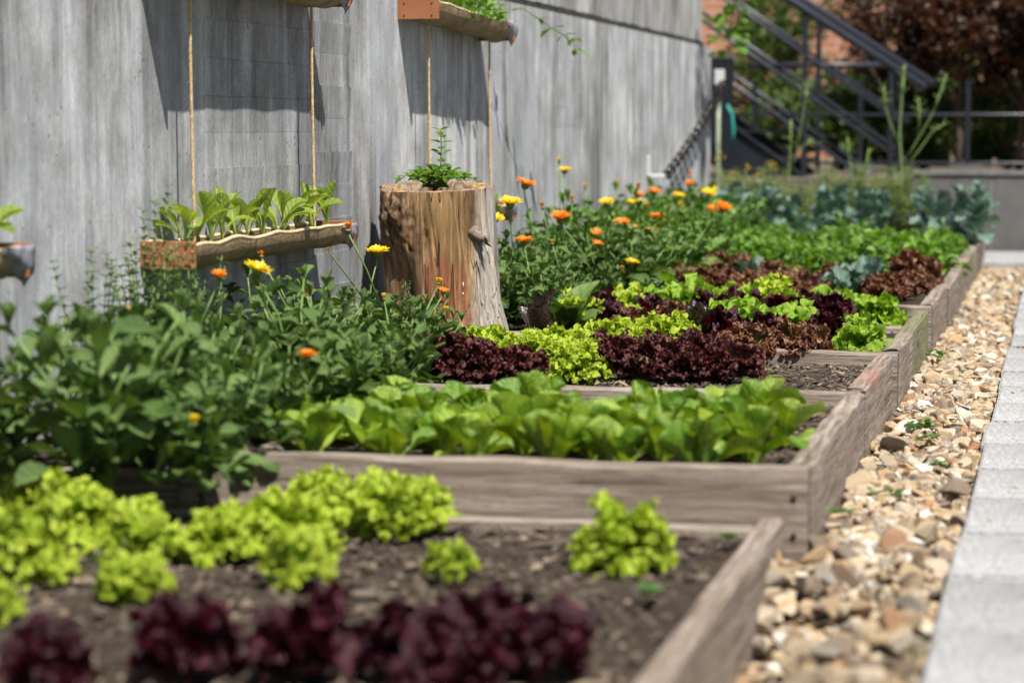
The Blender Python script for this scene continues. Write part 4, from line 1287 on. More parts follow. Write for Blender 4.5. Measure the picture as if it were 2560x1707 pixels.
def bush(x, y, z, sc, variant, single, far=False):
    t = bpy.data.objects.new("marigold", None)
    C.objects.link(t)
    t.empty_display_size = 0.05
    t.location = (x, y, z)
    rz = U(0, 6.28)
    m0 = Matrix.Rotation(rz, 4, 'Z') @ Matrix.Scale(sc, 4)
    ob("stems", stem_me[variant], t, m0)
    if far:
        ob("foliage", fol_me[variant % 4], t, m0)
    else:
        for k, m in PL[variant][1]:
            ob("leaf", cal[k], t, m0 @ m)
    bushes.append({'o': t, 'p': Vector((x, y, z)), 'fl': []})
    return t
rb = random.Random(21)
# left of the stump
yy = 3.93
while yy < 6.75:
    xs = [-1.90, -1.67, -1.47] if yy < 5.2 else [-1.88, -1.68, -1.53] if yy < 5.9 else [-1.88, -1.70] if yy < 6.3 else [-1.90, -1.76]
    for x in xs:
        hgt = (0.95 + 0.30 * rb.random()) if yy < 5.2 else (0.80 + 0.2 * rb.random()) if yy < 5.9 else (0.50 + 0.12 * rb.random())
        if x > -1.6:
            hgt *= 0.72
        if x < -1.8 and yy < 5.3:
            hgt *= 0.78
        bush(x + rb.uniform(-0.05, 0.05), yy + rb.uniform(-0.08, 0.08), 0.105, hgt, rb.randrange(6), True)
    yy += 0.265
nleft = len(bushes)
# right of the stump
yy = 7.42
while yy < 12.4:
    xs = [-1.92, -1.74, -1.57] if yy < 8.3 else [-1.93, -1.78, -1.62, -1.46] if yy < 10.6 else [-1.93, -1.76, -1.60]
    for x in xs:
        hgt = 0.74 + 0.30 * rb.random()
        if yy > 8.6 and x < -1.7 and rb.random() < 0.3:
            hgt = 1.15
        if yy < 8.2 and x > -1.65:
            hgt *= 0.75
        bush(x + rb.uniform(-0.05, 0.05), yy + rb.uniform(-0.08, 0.08), 0.105, hgt, rb.randrange(6), True, far=yy > 8.9)
    yy += 0.25 if yy < 9 else 0.30

FL = [  # colour, x, y, z, size, label of its bush
    ('y', -1.72, 5.03, 0.429, 0.030, "marigold with a wide flat yellow flower below the seedling trough"),
    ('y', -1.85, 6.436, 0.397, 0.030, "marigold with a yellow flower against the stump's left edge"),
    ('oc', -1.85, 5.44, 0.439, 0.013, "marigold with a small orange bud just under the seedling trough"),
    ('oc', -1.70, 5.32, 0.359, 0.009, "marigold with a tiny orange bud among leaves left of the stump"),
    ('yc', -1.80, 4.47, 0.379, 0.011, "marigold with a small yellow bud at far left beside the wiry herbs"),
    ('o', -1.40, 4.38, 0.305, 0.020, "marigold with a drooping orange flower above the romaine's left end"),
    ('yc', -1.45, 3.90, 0.236, 0.014, "marigold with a low yellow bud nearest the camera on the left"),
    ('yc', -1.62, 6.22, 0.330, 0.014, "marigold with yellow and orange flowers in front of the stump's foot"),
    ('od', -1.615, 6.25, 0.304, 0.018, None),
    ('yc', -1.60, 6.22, 0.257, 0.011, None),
    ('oc', -1.88, 6.25, 0.468, 0.020, "marigold with an orange flower at the seedling trough's right end"),
    ('oc', -1.90, 6.14, 0.417, 0.008, None),
    ('y', -1.72, 7.51, 0.500, 0.036, "marigold with a large yellow flower right of the stump's top"),
    ('y', -1.75, 7.44, 0.455, 0.026, "marigold with a yellow flower half behind the stump's right side"),
    ('o', -1.80, 8.09, 0.533, 0.031, "marigold with a dark orange flower high above the parsley trough"),
    ('y', -1.90, 9.24, 0.561, 0.025, "tall marigold with a yellow flower against the grey wall"),
    ('yc', -1.90, 9.14, 0.60, 0.014, None),
    ('o', -1.70, 8.20, 0.412, 0.032, "marigold with a flat orange flower in the middle of the flower band"),
    ('o', -1.66, 7.44, 0.382, 0.031, "marigold with an orange starry flower just right of the stump"),
    ('oc', -1.80, 8.37, 0.449, 0.017, "marigold with a square-looking orange bud by the wall"),
    ('yc', -1.62, 7.69, 0.355, 0.012, "marigold with a small yellow bud low right of the stump"),
    ('od', -1.65, 8.60, 0.346, 0.022, "marigold with two ragged orange flowers one above the other"),
    ('od', -1.61, 8.40, 0.317, 0.021, None),
    ('y', -1.45, 8.21, 0.265, 0.021, "marigold with a round yellow flower beside the mixed lettuces"),
    ('oc', -1.45, 8.02, 0.254, 0.011, None),
    ('y', -1.75, 9.99, 0.408, 0.037, "marigold with a big yellow flower below two stacked orange ones"),
    ('o', -1.78, 10.21, 0.442, 0.026, None),
    ('oc', -1.80, 10.33, 0.472, 0.020, None),
    ('oc', -1.75, 10.28, 0.388, 0.018, None),
    ('o', -1.62, 9.75, 0.362, 0.034, "marigold with a pair of orange-yellow flowers side by side"),
    ('y', -1.60, 9.85, 0.350, 0.030, None),
    ('oc', -1.85, 12.15, 0.486, 0.024, "farthest marigold, with a single orange flower against the pale wall"),
    ('y', -1.60, 11.08, 0.429, 0.030, "marigold with a yellow flower near the wall's far corner"),
    ('yc', -1.65, 10.61, 0.383, 0.020, "marigold with a pale yellow half-open flower under the chain"),
    ('oc', -1.55, 10.17, 0.334, 0.018, "marigold with a small orange flower at the edge of the herbs"),
    ('od', -1.65, 9.44, 0.327, 0.022, "marigold with a loose orange flower deep in the green band"),
    ('o', -1.42, 10.24, 0.382, 0.034, "marigold with a bright orange flower in front of the kale"),
    ('yc', -1.44, 10.18, 0.398, 0.018, None),
    ('yc', -1.85, 10.14, 0.493, 0.014, "marigold with a closed yellow bud standing high by the wall"),
    ('yc', -1.85, 9.41, 0.495, 0.015, "marigold with a nodding green-yellow bud by the wall"),
]
FL += [
    ('o', -1.62, 8.95, 0.37, 0.026, "marigold with a plump orange flower mid-band, left of the ragged pair"),
    ('y', -1.80, 9.60, 0.43, 0.026, "marigold with a yellow flower near the wall below the tall bud"),
    ('o', -1.55, 9.20, 0.33, 0.022, "marigold with an orange flower just above the mixed lettuces"),
    ('o', -1.80, 10.75, 0.44, 0.028, "marigold with an orange flower right of the stacked ones"),
    ('y', -1.72, 10.95, 0.42, 0.026, "marigold with a yellow flower left of the wall's far corner"),
    ('o', -1.50, 10.55, 0.37, 0.026, "marigold with an orange flower over the herbs' left end"),
    ('y', -1.66, 11.60, 0.43, 0.024, "marigold with a yellow flower beside the chain's foot"),
    ('o', -1.80, 11.80, 0.45, 0.024, "marigold with an orange flower low by the chain bracket"),
    ('oc', -1.78, 8.80, 0.46, 0.016, "marigold with a slim orange bud standing above the band"),
    ('yc', -1.60, 5.62, 0.33, 0.013, "marigold with a yellow bud above the broad leaves"),
    ('o', -1.78, 4.95, 0.42, 0.018, "marigold with an orange flower beside the wiry herbs"),
]
last = None
for i, (c, x, y, z, s, lab) in enumerate(FL):
    s *= 1.12
    if y > 7.6:
        z, s = z + 0.012, s * 1.15
    p = Vector((x, y, z))
    if lab is None:
        b_ = last
    else:
        free = [q for q in bushes if not q['fl']]
        b_ = min(free, key=lambda q: (q['p'].xy - p.xy).length)
        tag(b_['o'], lab, "marigold", "flowering marigolds")
        last = b_
    b_['fl'].append(p)
    root = b_['p']
    lp = p - root
    base = Vector((lp.x * 0.25, lp.y * 0.25, lp.z * 0.35))
    tilt = Vector((U(0.0, 0.35), U(-0.45, -0.05), 1)).normalized()
    if c in ('oc', 'yc'):
        tilt = Vector((U(-0.25, 0.25), U(-0.25, 0.15), 1)).normalized()
    gg = Geo()
    gg.tube([base, base.lerp(lp, 0.5) + Vector((U(-0.01, 0.01), U(-0.01, 0.01), 0.01)), lp - tilt * s * 0.4], [0.003, 0.0026, 0.0022], 5)
    ob("flower_stem", gg.mesh("flower_stem", M['stem']), b_['o'])
    q = tilt.to_track_quat('Z', 'Y').to_matrix().to_4x4()
    fm = FM[c][rng.randrange(len(FM[c]))]
    fo = ob("flower", fm, b_['o'], Matrix.Translation(lp) @ q @ Matrix.Rotation(U(0, 6.28), 4, 'Z') @ Matrix.Scale(s / 1.05, 4))
    ob("flower_center", CM['y' if c[0] == 'y' else 'o'], fo)
    ob("calyx", CAL, fo, Matrix.Translation((0, 0, 0.02)) @ Matrix.Rotation(math.pi, 4, 'X'))
plainb = {}
for i, b_ in enumerate(bushes):
    if not b_['fl']:
        x = b_['p'].x
        plainb.setdefault((i < nleft, 0 if x < -1.80 else 1 if x < -1.61 else 2), []).append(b_)
for (left, lane), bs in plainb.items():
    bs.sort(key=lambda q: q['p'].y)
    for k, b_ in enumerate(bs):
        where = ("along the wall", "mid-thicket", "along the bed edge")[lane]
        tag(b_['o'], "flowerless marigold %s %s of the stump, %s from the camera" % (where, "left" if left else "right", ORD[k] if k < 12 else str(k + 1) + "th"),
            "marigold", "flowerless marigolds " + ("left" if left else "right") + " of the stump")

# big flat leaves at the romaine's left end (borage-like)
bigl = [one(leaf_strip(1.0, 0.55, 10, 6, w_dart, bd_, cu, 0.04, 2, i, a0=0.2), "broad_leaf", LM['calendula']) for i, (bd_, cu) in enumerate(((-0.9, 0.3), (-1.3, 0.2), (-0.5, 0.4)))]
for i, (x, y, lab) in enumerate(((-1.52, 5.58, "broad-leaved green plant sprawling between the marigolds and the maroon lettuce"), (-1.55, 4.72, "broad-leaved green plant under the marigolds at the romaine's left end"), (-1.50, 7.32, "broad-leaved green plant right of the stump beside the dark lettuces"))):
    t = thing("broad_leaf_plant", (x, y, 0.11), lab, "plant", "broad-leaved plants")
    for k in range(9):
        ob("leaf", bigl[k % 3], t, place(-1.2 + k * 2.4, R(U(15, 65)), U(-0.4, 0.4), U(0.15, 0.22)))

# ------------------------------------------------------------------ wiry upright herbs by the wall (left)
sm_leaf = leaf_strip(1.0, 0.6, 3, 2, w_oval, -0.5, 0.4, 0, 1, 0)
def wiry(seed, h, n):
    r = random.Random(seed)
    gs, gl = Geo(), Geo()
    for s in range(n):
        a = r.uniform(0, 6.28)
        rr = r.uniform(0.01, 0.09)
        hh = h * r.uniform(0.55, 1.0)
        pts = [Vector((rr * math.cos(a) * q, rr * math.sin(a) * q, hh * q)) for q in (0, 0.35, 0.7, 1)]
        gs.tube(pts, [0.002, 0.0018, 0.0015, 0.001], 4)
        k = 0.04
        while k < hh:
            q = k / hh
            i = min(2, int(q * 3))
            p = Vector((rr * math.cos(a) * q, rr * math.sin(a) * q, k))
            az = r.uniform(0, 3.14)
            for j in range(4):
                m = place(az + j * 1.57, R(r.uniform(5, 45)), 0, r.uniform(0.012, 0.024) * (1.2 - 0.5 * q), p)
                gl.add(xf(m, sm_leaf[0]), sm_leaf[1], sm_leaf[2])
            k += r.uniform(0.014, 0.022)
    return gs, gl
wm = []
for i in range(3):
    gs, gl = wiry(40 + i, 0.40, 16)
    wm.append((gs.mesh("wiry_stems", M['stem']), gl.mesh("wiry_foliage", LM['thyme'])))
for i, (x, y, s, lab) in enumerate(((-1.92, 4.60, 1.05, "leftmost clump of wiry small-leaved herb against the grey wall"), (-1.90, 4.82, 1.25, "tallest clump of wiry small-leaved herb against the grey wall"), (-1.86, 5.02, 1.05, "clump of wiry small-leaved herb under the trough's terracotta end"), (-1.80, 4.70, 1.05, "wiry small-leaved herb in front of the others by the wall"), (-1.66, 5.95, 0.62, "low wiry herb among marigolds near the stump"))):
    t = thing("wiry_herb", (x, y, 0.105), lab, "herb", "wiry herbs", U(0, 6.28))
    a, b_ = wm[i % 3]
    ob("stems", a, t, Matrix.Scale(s, 4))
    ob("foliage", b_, t, Matrix.Scale(s, 4))

# ------------------------------------------------------------------ sprig planted in the stump
ov = leaf_strip(1.0, 0.62, 5, 4, w_oval, -0.4, 0.4, 0.02, 1, 4)
ovm = one(ov, "oval_leaf", LM['herb'])
sp = thing("stump_herb", (ST.x - 0.010, ST.y - 0.03, ST.z + HS - 0.030), "small-leaved herb with one upright sprig growing from the stump top", "herb")
gs = Geo()
stems = []
main = [Vector((0.02 * math.sin(q * 2.2), 0, 0.205 * q)) for q in (0, 0.25, 0.5, 0.75, 1)]
stems.append(main)
for k in range(16):
    a = k * 0.40 + U(-0.2, 0.2)
    ln = U(0.05, 0.13)
    stems.append([Vector((ln * math.cos(a) * q, ln * 0.8 * math.sin(a) * q, U(0.03, 0.07) * math.sin(q * 2.4) + 0.02)) for q in (0, 0.33, 0.66, 1)])
for s in stems:
    gs.tube(s, 0.0016, 5)
    n = 11 if s is main else 6
    for j in range(n):
        q = (j + 0.6) / n * (len(s) - 1)
        i = min(len(s) - 2, int(q))
        p = s[i].lerp(s[i + 1], q - i)
        az = j * 1.57 + U(-0.3, 0.3)
        sz = U(0.028, 0.042) if s is main else U(0.026, 0.038)
        for d in (0, math.pi):
            ob("leaf", ovm, sp, place(az + d, R(U(0, 40)), U(-0.3, 0.3), sz, p))
ob("stems", gs.mesh("sprig_stems", M['stem']), sp)

# ------------------------------------------------------------------ plants in the troughs: mint with trailing vine, parsley
def mound(seed, n, rx, ry, rz, size, arr, mat, name):
    r = random.Random(seed)
    g = Geo()
    for i in range(n):
        a, b_ = r.uniform(0, 6.28), math.asin(r.uniform(-0.1, 1))
        q = r.uniform(0.35, 1.0) ** 0.6
        p = (rx * q * math.cos(a) * math.cos(b_), ry * q * math.sin(a) * math.cos(b_), rz * q * math.sin(b_))
        m = place(a + r.uniform(-1, 1), R(r.uniform(-15, 60)), r.uniform(-0.5, 0.5), size * r.uniform(0.6, 1.25), p)
        g.add(xf(m, arr[0]), arr[1], arr[2])
    return g.mesh(name, mat)
def bush_stems(n, rx, ry, rz, mat, seed):
    r = random.Random(seed)
    g = Geo()
    for i in range(n):
        a = r.uniform(0, 6.28)
        e = (rx * 0.8 * math.cos(a) * r.random(), ry * 0.8 * math.sin(a) * r.random(), rz * r.uniform(0.5, 0.9))
        g.tube([(e[0] * 0.1, e[1] * 0.1, 0), (e[0] * 0.6, e[1] * 0.6, e[2] * 0.6), e], [0.0022, 0.0018, 0.001], 4)
    return g.mesh("stems", mat)
mt = thing("trough_herb", (WX + 0.075, 7.98, 1.105), "bushy green herb with trailing vine spilling from the upper trough", "herb")
ob("stems", bush_stems(18, 0.06, 0.40, 0.12, M['stem'], 5), mt)
ob("foliage", mound(5, 420, 0.075, 0.46, 0.115, 0.030, ov, LM['mint'], "mint_foliage"), mt)
vine = [Vector((0.03, 0.38, 0.05)), Vector((0.07, 0.55, 0.06)), Vector((0.10, 0.68, 0.03)), Vector((0.12, 0.80, 0.0)), Vector((0.14, 0.93, -0.02)), Vector((0.15, 1.05, -0.03)), Vector((0.15, 1.08, -0.07))]
gs = Geo()
gs.tube(vine, 0.0016, 5)
vn = ob("vine", gs.mesh("vine", M['stem']), mt)
dart = one(leaf_strip(1.0, 0.34, 6, 4, w_dart, -0.5, 0.4, 0.03, 1, 4), "vine_leaf", LM['mint'])
for i, p in enumerate(vine[1:]):
    for k in range(3):
        ob("vine_leaf", dart, vn, place(1.2 + U(-1.6, 1.6), R(U(-50, 20)), U(-0.4, 0.4), U(0.045, 0.075), p))
ps = thing("trough_parsley", (WX + 0.07, 7.92, 0.455), "bright green parsley in the trough behind the stump's right side", "herb")
ob("stems", bush_stems(16, 0.06, 0.36, 0.11, M['stem'], 6), ps)
ob("foliage", mound(6, 300, 0.075, 0.42, 0.12, 0.030, leaf_strip(1.0, 0.7, 4, 4, w_oval, -0.5, 0.3, 0.14, 2.2, 3), LM['mint'], "parsley_foliage"), ps)

# ------------------------------------------------------------------ herbs, kale, fennel at the back
hb = leaf_strip(1.0, 0.55, 5, 4, w_oval, -0.9, 0.4, 0.06, 1.5, 9)
hm = [(mound(60 + i, 210, 0.14, 0.14, 0.17, 0.055, hb, LM['mint'], "herb_foliage"), bush_stems(12, 0.12, 0.12, 0.15, M['stem'], i)) for i in range(4)]
hrows = [(10.45, [-1.50, -1.32, -1.13, -0.94, -0.75, -0.58]), (10.80, [-1.62, -1.42, -1.22, -1.02, -0.83, -0.64]), (11.45, [-1.55, -1.33, -1.12, -0.90, -0.70, -0.55]), (11.85, [-1.62, -1.40, -1.20, -1.0, -0.8, -0.6])]
hn = ["front", "second", "third", "back"]
for ri, (yy, xs) in enumerate(hrows):
    for ci, x in enumerate(xs):
        pos = "leftmost" if ci == 0 else "rightmost" if ci == len(xs) - 1 else ORD[ci] + " from left"
        t = thing("leafy_herb", (x + U(-0.03, 0.03), yy + U(-0.05, 0.05), 0.105), "bright green leafy herb behind the red-brown lettuces, %s of the %s row" % (pos, hn[ri]), "herb", "bright leafy herbs", U(0, 6.28))
        a, b_ = hm[rng.randrange(4)]
        sc = U(0.65, 1.2)
        ob("foliage", a, t, Matrix.Scale(sc, 4))
        ob("stems", b_, t, Matrix.Scale(sc, 4))
krows = [(12.40, [-1.65, -1.38, -1.12, -0.86, -0.60, -0.44]), (12.85, [-1.80, -1.50, -1.22, -0.96, -0.70, -0.47]), (13.35, [-1.88, -1.60, -1.32, -1.06, -0.80, -0.55])]
kn = ["front", "middle", "back"]
for ri, (yy, xs) in enumerate(krows):
    for ci, x in enumerate(xs):
        pos = "leftmost" if ci == 0 else "rightmost" if ci == len(xs) - 1 else ORD[ci] + " from left"
        t = thing("kale", (x + U(-0.04, 0.04), yy + U(-0.06, 0.06), 0.1), "blue-green kale, %s of the %s kale row" % (pos, kn[ri]), "kale", "kale plants", U(0, 6.28))
        gs = Geo()
        gs.tube([(0, 0, 0), (0.005, 0, 0.1), (0, 0.005, 0.22)], [0.012, 0.011, 0.009], 7)
        ob("stalk", gs.mesh("kale_stalk", M['palestem']), t)
        a = U(0, 6.28)
        for k in range(14):
            a += 2.4
            q = k / 13
            ob("leaf", rng.choice(kal), t, place(a, R(-5 + 75 * q + U(-12, 12)), U(-0.5, 0.5), U(0.10, 0.19) * (1.05 - 0.3 * q), (0, 0, 0.05 + 0.19 * q)))
def fennel_mesh(seed, n, h, rad):
    r = random.Random(seed)
    g = Geo()
    for i in range(n):
        a = r.uniform(0, 6.28)
        b_ = r.uniform(0.1, 1.2)
        ln = h * r.uniform(0.5, 1.0)
        e = Vector((math.cos(a) * math.sin(b_) * rad, math.sin(a) * math.sin(b_) * rad, math.cos(b_ * 0.8) * ln))
        g.tube([(0, 0, 0.02), e * 0.55 + Vector((0, 0, 0.04)), e], [0.003, 0.0024, 0.0015], 3, cap=False)
        for k in range(16):
            q = r.uniform(0.45, 1.0)
            p = e * q
            d = Vector((r.gauss(0, 1), r.gauss(0, 1), r.gauss(0.3, 0.8))).normalized() * r.uniform(0.03, 0.07)
            g.tube([p, p + d * 0.5, p + d + Vector((0, 0, -0.008))], [0.0026, 0.0022, 0.0014], 3, cap=False)
    return g.mesh("fennel_fronds", LM['fennel'])
ff = [fennel_mesh(i, 110, 0.50, 0.20) for i in range(3)]
for i, x in enumerate((-1.86, -1.68, -1.50, -1.32, -1.16, -1.0, -0.88)):
    t = thing("fennel", (x, 13.9 + 0.12 * (i % 2), 0.1), "feathery grey-green fennel behind the kale, " + ("leftmost" if i == 0 else "rightmost" if i == 6 else ORD[i] + " from left"), "fennel", "feathery fennel clumps", U(0, 6.28))
    ob("fronds", ff[i % 3], t, Matrix.Scale(U(0.72, 0.92), 4))
def stalk(name, loc, segs, label):
    t = thing("fennel_stalk", loc, label, "fennel", "tall fennel stalks")
    g = Geo()
    for pts, r0, r1 in segs:
        n = len(pts)
        g.tube(pts, [0.36 * (r0 + (r1 - r0) * i / (n - 1)) for i in range(n)], 7)
    ob("stalk", g.mesh("fennel_stalk", M['palestem']), t)
    g = Geo()
    for pts, r0, r1 in segs:
        a, b_ = Vector(pts[-2]), Vector(pts[-1])
        d = (b_ - a).normalized()
        # swollen sheath at the joint, closed tip
        g.tube([a.lerp(b_, 0.1), a.lerp(b_, 0.4), a.lerp(b_, 0.8), b_ + d * 0.01], [0.003, 0.006, 0.0045, 0.002], 7)
        for k in range(16):
            p = a.lerp(b_, rng.random())
            d2 = Vector((U(-1, 1), U(-1, 1), U(0, 1))).normalized() * U(0.02, 0.06)
            g.tube([p, p + d2 * 0.6, p + d2], [0.0016, 0.0014, 0.0008], 3, cap=False)
    ob("sheath", g.mesh("fennel_sheath", M['palestem']), t)
stalk("a", (-0.89, 13.6, 0.1), [([(0, 0, 0.1), (0.005, 0, 0.4), (-0.01, 0, 0.62), (0.0, 0, 0.80), (0.012, 0, 0.98)], 0.013, 0.008), ([(0.0, 0, 0.42), (0.08, 0, 0.56), (0.17, 0, 0.72), (0.24, 0, 0.93)], 0.009, 0.006),
      ([(0.005, 0, 0.40), (0.10, 0, 0.52), (0.17, 0, 0.62), (0.23, 0.0, 0.66)], 0.009, 0.006), ([(-0.01, 0, 0.55), (-0.06, 0, 0.66), (-0.09, 0, 0.76), (-0.10, 0, 0.86)], 0.008, 0.006), ([(0.09, 0, 0.60), (0.10, 0, 0.7), (0.09, 0, 0.80)], 0.007, 0.006)],
      "tallest branching pale green fennel stalk, in front of the stair foot")
stalk("b", (-1.52, 13.65, 0.1), [([(0, 0, 0.1), (0.0, 0, 0.36), (0.01, 0, 0.52), (0.012, 0, 0.68)], 0.012, 0.008), ([(0.01, 0, 0.38), (0.05, 0, 0.5), (0.09, 0, 0.55), (0.13, 0, 0.56)], 0.008, 0.006), ([(0.02, 0, 0.42), (0.06, 0, 0.6), (0.09, 0, 0.78), (0.10, 0, 0.88)], 0.007, 0.005)],
      "pale green fennel stalk in front of the stair stringer")
stalk("c", (-1.16, 13.65, 0.1), [([(0, 0, 0.1), (0, 0, 0.35), (-0.02, 0, 0.48), (-0.03, 0, 0.58)], 0.010, 0.006), ([(0.02, 0, 0.1), (0.06, 0, 0.36), (0.09, 0, 0.52)], 0.008, 0.005)],
      "shorter pale green fennel stalk between the two taller ones")
# yellow brassica flowers
t = thing("yellow_flowering_brassica", (-1.76, 13.05, 0.1), "blue-green leafy plant with small yellow flower clusters near the wall's corner", "plant")
gs, gl = Geo(), Geo()
rr = random.Random(8)
for k in range(5):
    e = Vector((-0.06 + 0.07 * k, rr.uniform(-0.05, 0.05), 0.40 + rr.uniform(-0.05, 0.09)))
    gs.tube([(0, 0, 0), e * 0.6, e], [0.006, 0.004, 0.002], 5)
    for j in range(9):
        p = e + Vector((rr.uniform(-0.025, 0.025), rr.uniform(-0.025, 0.025), rr.uniform(-0.05, 0.03)))
        for q in range(4):
            m = place(q * 1.57 + rr.random(), R(25), 0, 0.014, p)
            gl.add(xf(m, sm_leaf[0]), sm_leaf[1], sm_leaf[2])
ob("stems", gs.mesh("brassica_stems", M['stem']), t)
ob("flowers", gl.mesh("brassica_flowers", M['yellow']), t)
for k in range(9):
    ob("leaf", kal[k % 4], t, place(k * 2.4, R(U(10, 60)), U(-0.4, 0.4), U(0.12, 0.17), (0, 0, 0.06 + 0.02 * k)))

# ------------------------------------------------------------------ weeds in the gravel and small seedlings in the bare soil
clv = one(leaf_strip(1.0, 1.0, 3, 4, w_oval, -0.2, 0.2, 0, 1, 3), "clover_leaflet", LM['clover'])
def weed(x, y, z, n, rad, sz, label, group="weeds in the gravel"):
    t = thing("clover_weed", (x, y, z), label, "weed", group, U(0, 6.28))
    for i in range(n):
        a, q = U(0, 6.28), rad * math.sqrt(rng.random())
        p = (q * math.cos(a), q * math.sin(a), U(0.008, 0.024))
        b_ = U(0, 6.28)
        for k in range(3):
            ob("leaflet", clv, t, place(b_ + k * 2.09, R(U(5, 35)), U(-0.3, 0.3), sz * U(0.8, 1.2), p))
weed(-0.325, 5.93, 0.004, 18, 0.035, 0.014, "largest clover weed in the gravel, beside the bed's middle")
weed(-0.30, 5.68, 0.004, 11, 0.028, 0.014, "clover weed just in front of the largest one in the gravel")
weed(-0.255, 5.22, 0.004, 6, 0.016, 0.014, "small clover weed nearest the path edge")
weed(-0.335, 4.78, 0.004, 10, 0.04, 0.012, "flat clover weed among pale stones near the bed corner")
weed(-0.40, 4.52, 0.002, 7, 0.022, 0.013, "clover weed tucked against the romaine bed's side plank")
weed(-0.385, 7.75, 0.004, 12, 0.03, 0.016, "green weed at the mossy plank's foot in the gravel")
weed(-0.58, 3.44, 0.05, 9, 0.02, 0.014, "small green seedling in the bare soil below the lone lettuce", "seedlings in bare soil")
weed(-0.965, 3.03, 0.05, 10, 0.035, 0.016, "green seedling between the dark purple lettuces", "seedlings in bare soil")
weed(-0.535, 3.97, 0.05, 5, 0.012, 0.014, "tiny seedling in the nearest bed's back right corner", "seedlings in bare soil")
weed(-0.72, 6.10, 0.112, 5, 0.012, 0.010, "tiny seedling under the bronze lettuces in bare soil", "seedlings in bare soil")
gt = thing("grass_tuft", (-0.185, 3.30, 0.0), "small grass tuft between the gravel and the path's near edge", "grass")
blade = one(leaf_strip(1.0, 0.06, 5, 2, w_dart, -0.8, 0.3, 0, 1, 3), "blade", LM['clover'])
for k in range(14):
    ob("blade", blade, gt, place(U(0, 6.28), R(U(40, 85)), 0, U(0.03, 0.07)))
gt = thing("grass_tuft", (-1.43, 3.46, 0.045), "small grass tuft in the soil left of the low green lettuce", "grass")
for k in range(14):
    ob("blade", blade, gt, place(U(0, 6.28), R(U(45, 85)), 0, U(0.05, 0.09)))

# terracotta pot lying under the marigolds, blue tag, dry leaf
g = Geo()
v = []
for j, (rr, z) in enumerate(((0.030, 0), (0.042, 0.075), (0.047, 0.076), (0.048, 0.095), (0.043, 0.095), (0.028, 0.006))):
    for i in range(20):
        a = 6.283 * i / 20
        v.append((rr * math.cos(a), rr * math.sin(a), z))
g.add(v, [(j * 20 + i, j * 20 + (i + 1) % 20, (j + 1) * 20 + (i + 1) % 20, (j + 1) * 20 + i) for j in range(5) for i in range(20)] + [tuple(range(20))[::-1]])
pot = ob("clay_pot", g.mesh("clay_pot", M['clay']), loc=(-1.66, 5.50, 0.15))
pot.rotation_euler = (R(70), R(10), R(35))
tag(pot, "small terracotta pot lying almost hidden under the broad leaves", "pot")
g = Geo()
g.tube([(0, 0, 0), (0, 0, 0.17)], 0.004, 6)
tg = thing("plant_marker", (-1.38, 9.05, 0.1), "small blue-tipped marker stake between the marigolds and the red-brown lettuce", "marker")
ob("stake", g.mesh("stake", M['metal']), tg)
ob("tag", slab_mesh("tag", 0.012, 0.006, 0.018, M['blue'], 0.001), tg, Matrix.Translation((0, 0, 0.175)))

# ------------------------------------------------------------------ chain on the wall
wb = thing("wall_bracket", (WX, 12.05, 0.50), "white bracket on the concrete wall holding the chain's lower end", "bracket", "chain brackets")
ob("plate", slab_mesh("plate", 0.012, 0.06, 0.10, M['white'], 0.003), wb, Matrix.Translation((0.006, 0, 0.05)))
ob("arm", slab_mesh("arm", 0.08, 0.03, 0.018, M['white'], 0.003), wb, Matrix.Translation((0.05, 0, 0.0)))
wb2 = thing("wall_bracket", (WX + 0.02, 14.33, 1.02), "white bracket at the wall's far corner holding the chain's upper end", "bracket", "chain brackets")
ob("plate", slab_mesh("plate2", 0.06, 0.012, 0.09, M['white'], 0.003), wb2, Matrix.Translation((0.02, 0.0, 0.02)))
bm = bmesh.new()
bmesh.ops.create_circle(bm, segments=10, radius=0.008)
bm.free()
def link_mesh():
    g = Geo()
    pts = []
    for i in range(17):
        a = 6.283 * i / 16
        pts.append((0.034 * math.cos(a) + (0.014 if math.cos(a) > 0 else -0.014) * (abs(math.cos(a)) ** 0.3), 0.020 * math.sin(a), 0))
    g.tube(pts, 0.0085, 7, cap=False)
    return g.mesh("chain_link", M['chain'])
lk = link_mesh()
A, B_ = Vector((WX + 0.095, 12.06, 0.50)), Vector((WX + 0.075, 14.30, 1.02))
ch = thing("chain", A, "dark shiny chain slung along the concrete wall up to its far corner", "chain")
n = 30
prev = None
for i in range(n):
    q = (i + 0.5) / n
    p = A.lerp(B_, q) - Vector((0, 0, 0.03 * math.sin(q * math.pi)))
    d = (B_ - A) - Vector((0, 0, 0.03 * math.pi * math.cos(q * math.pi)))
    m = Matrix.Translation(p - A) @ d.to_track_quat('X', 'Z').to_matrix().to_4x4() @ Matrix.Rotation(R(45 + 90 * (i % 2)), 4, 'X')
    ob("link", lk, ch, m)
g = Geo()
g.tube([(0, 0, 0), (0.03, 0, -0.06), (0.04, 0, -0.16), (0.03, 0, -0.24)], [0.012, 0.013, 0.013, 0.011], 6)
tag(ob("strap", g.mesh("strap", M['teal']), loc=(-2.0, 14.6, 0.88)), "teal strap hanging beside the wall's far corner", "strap")

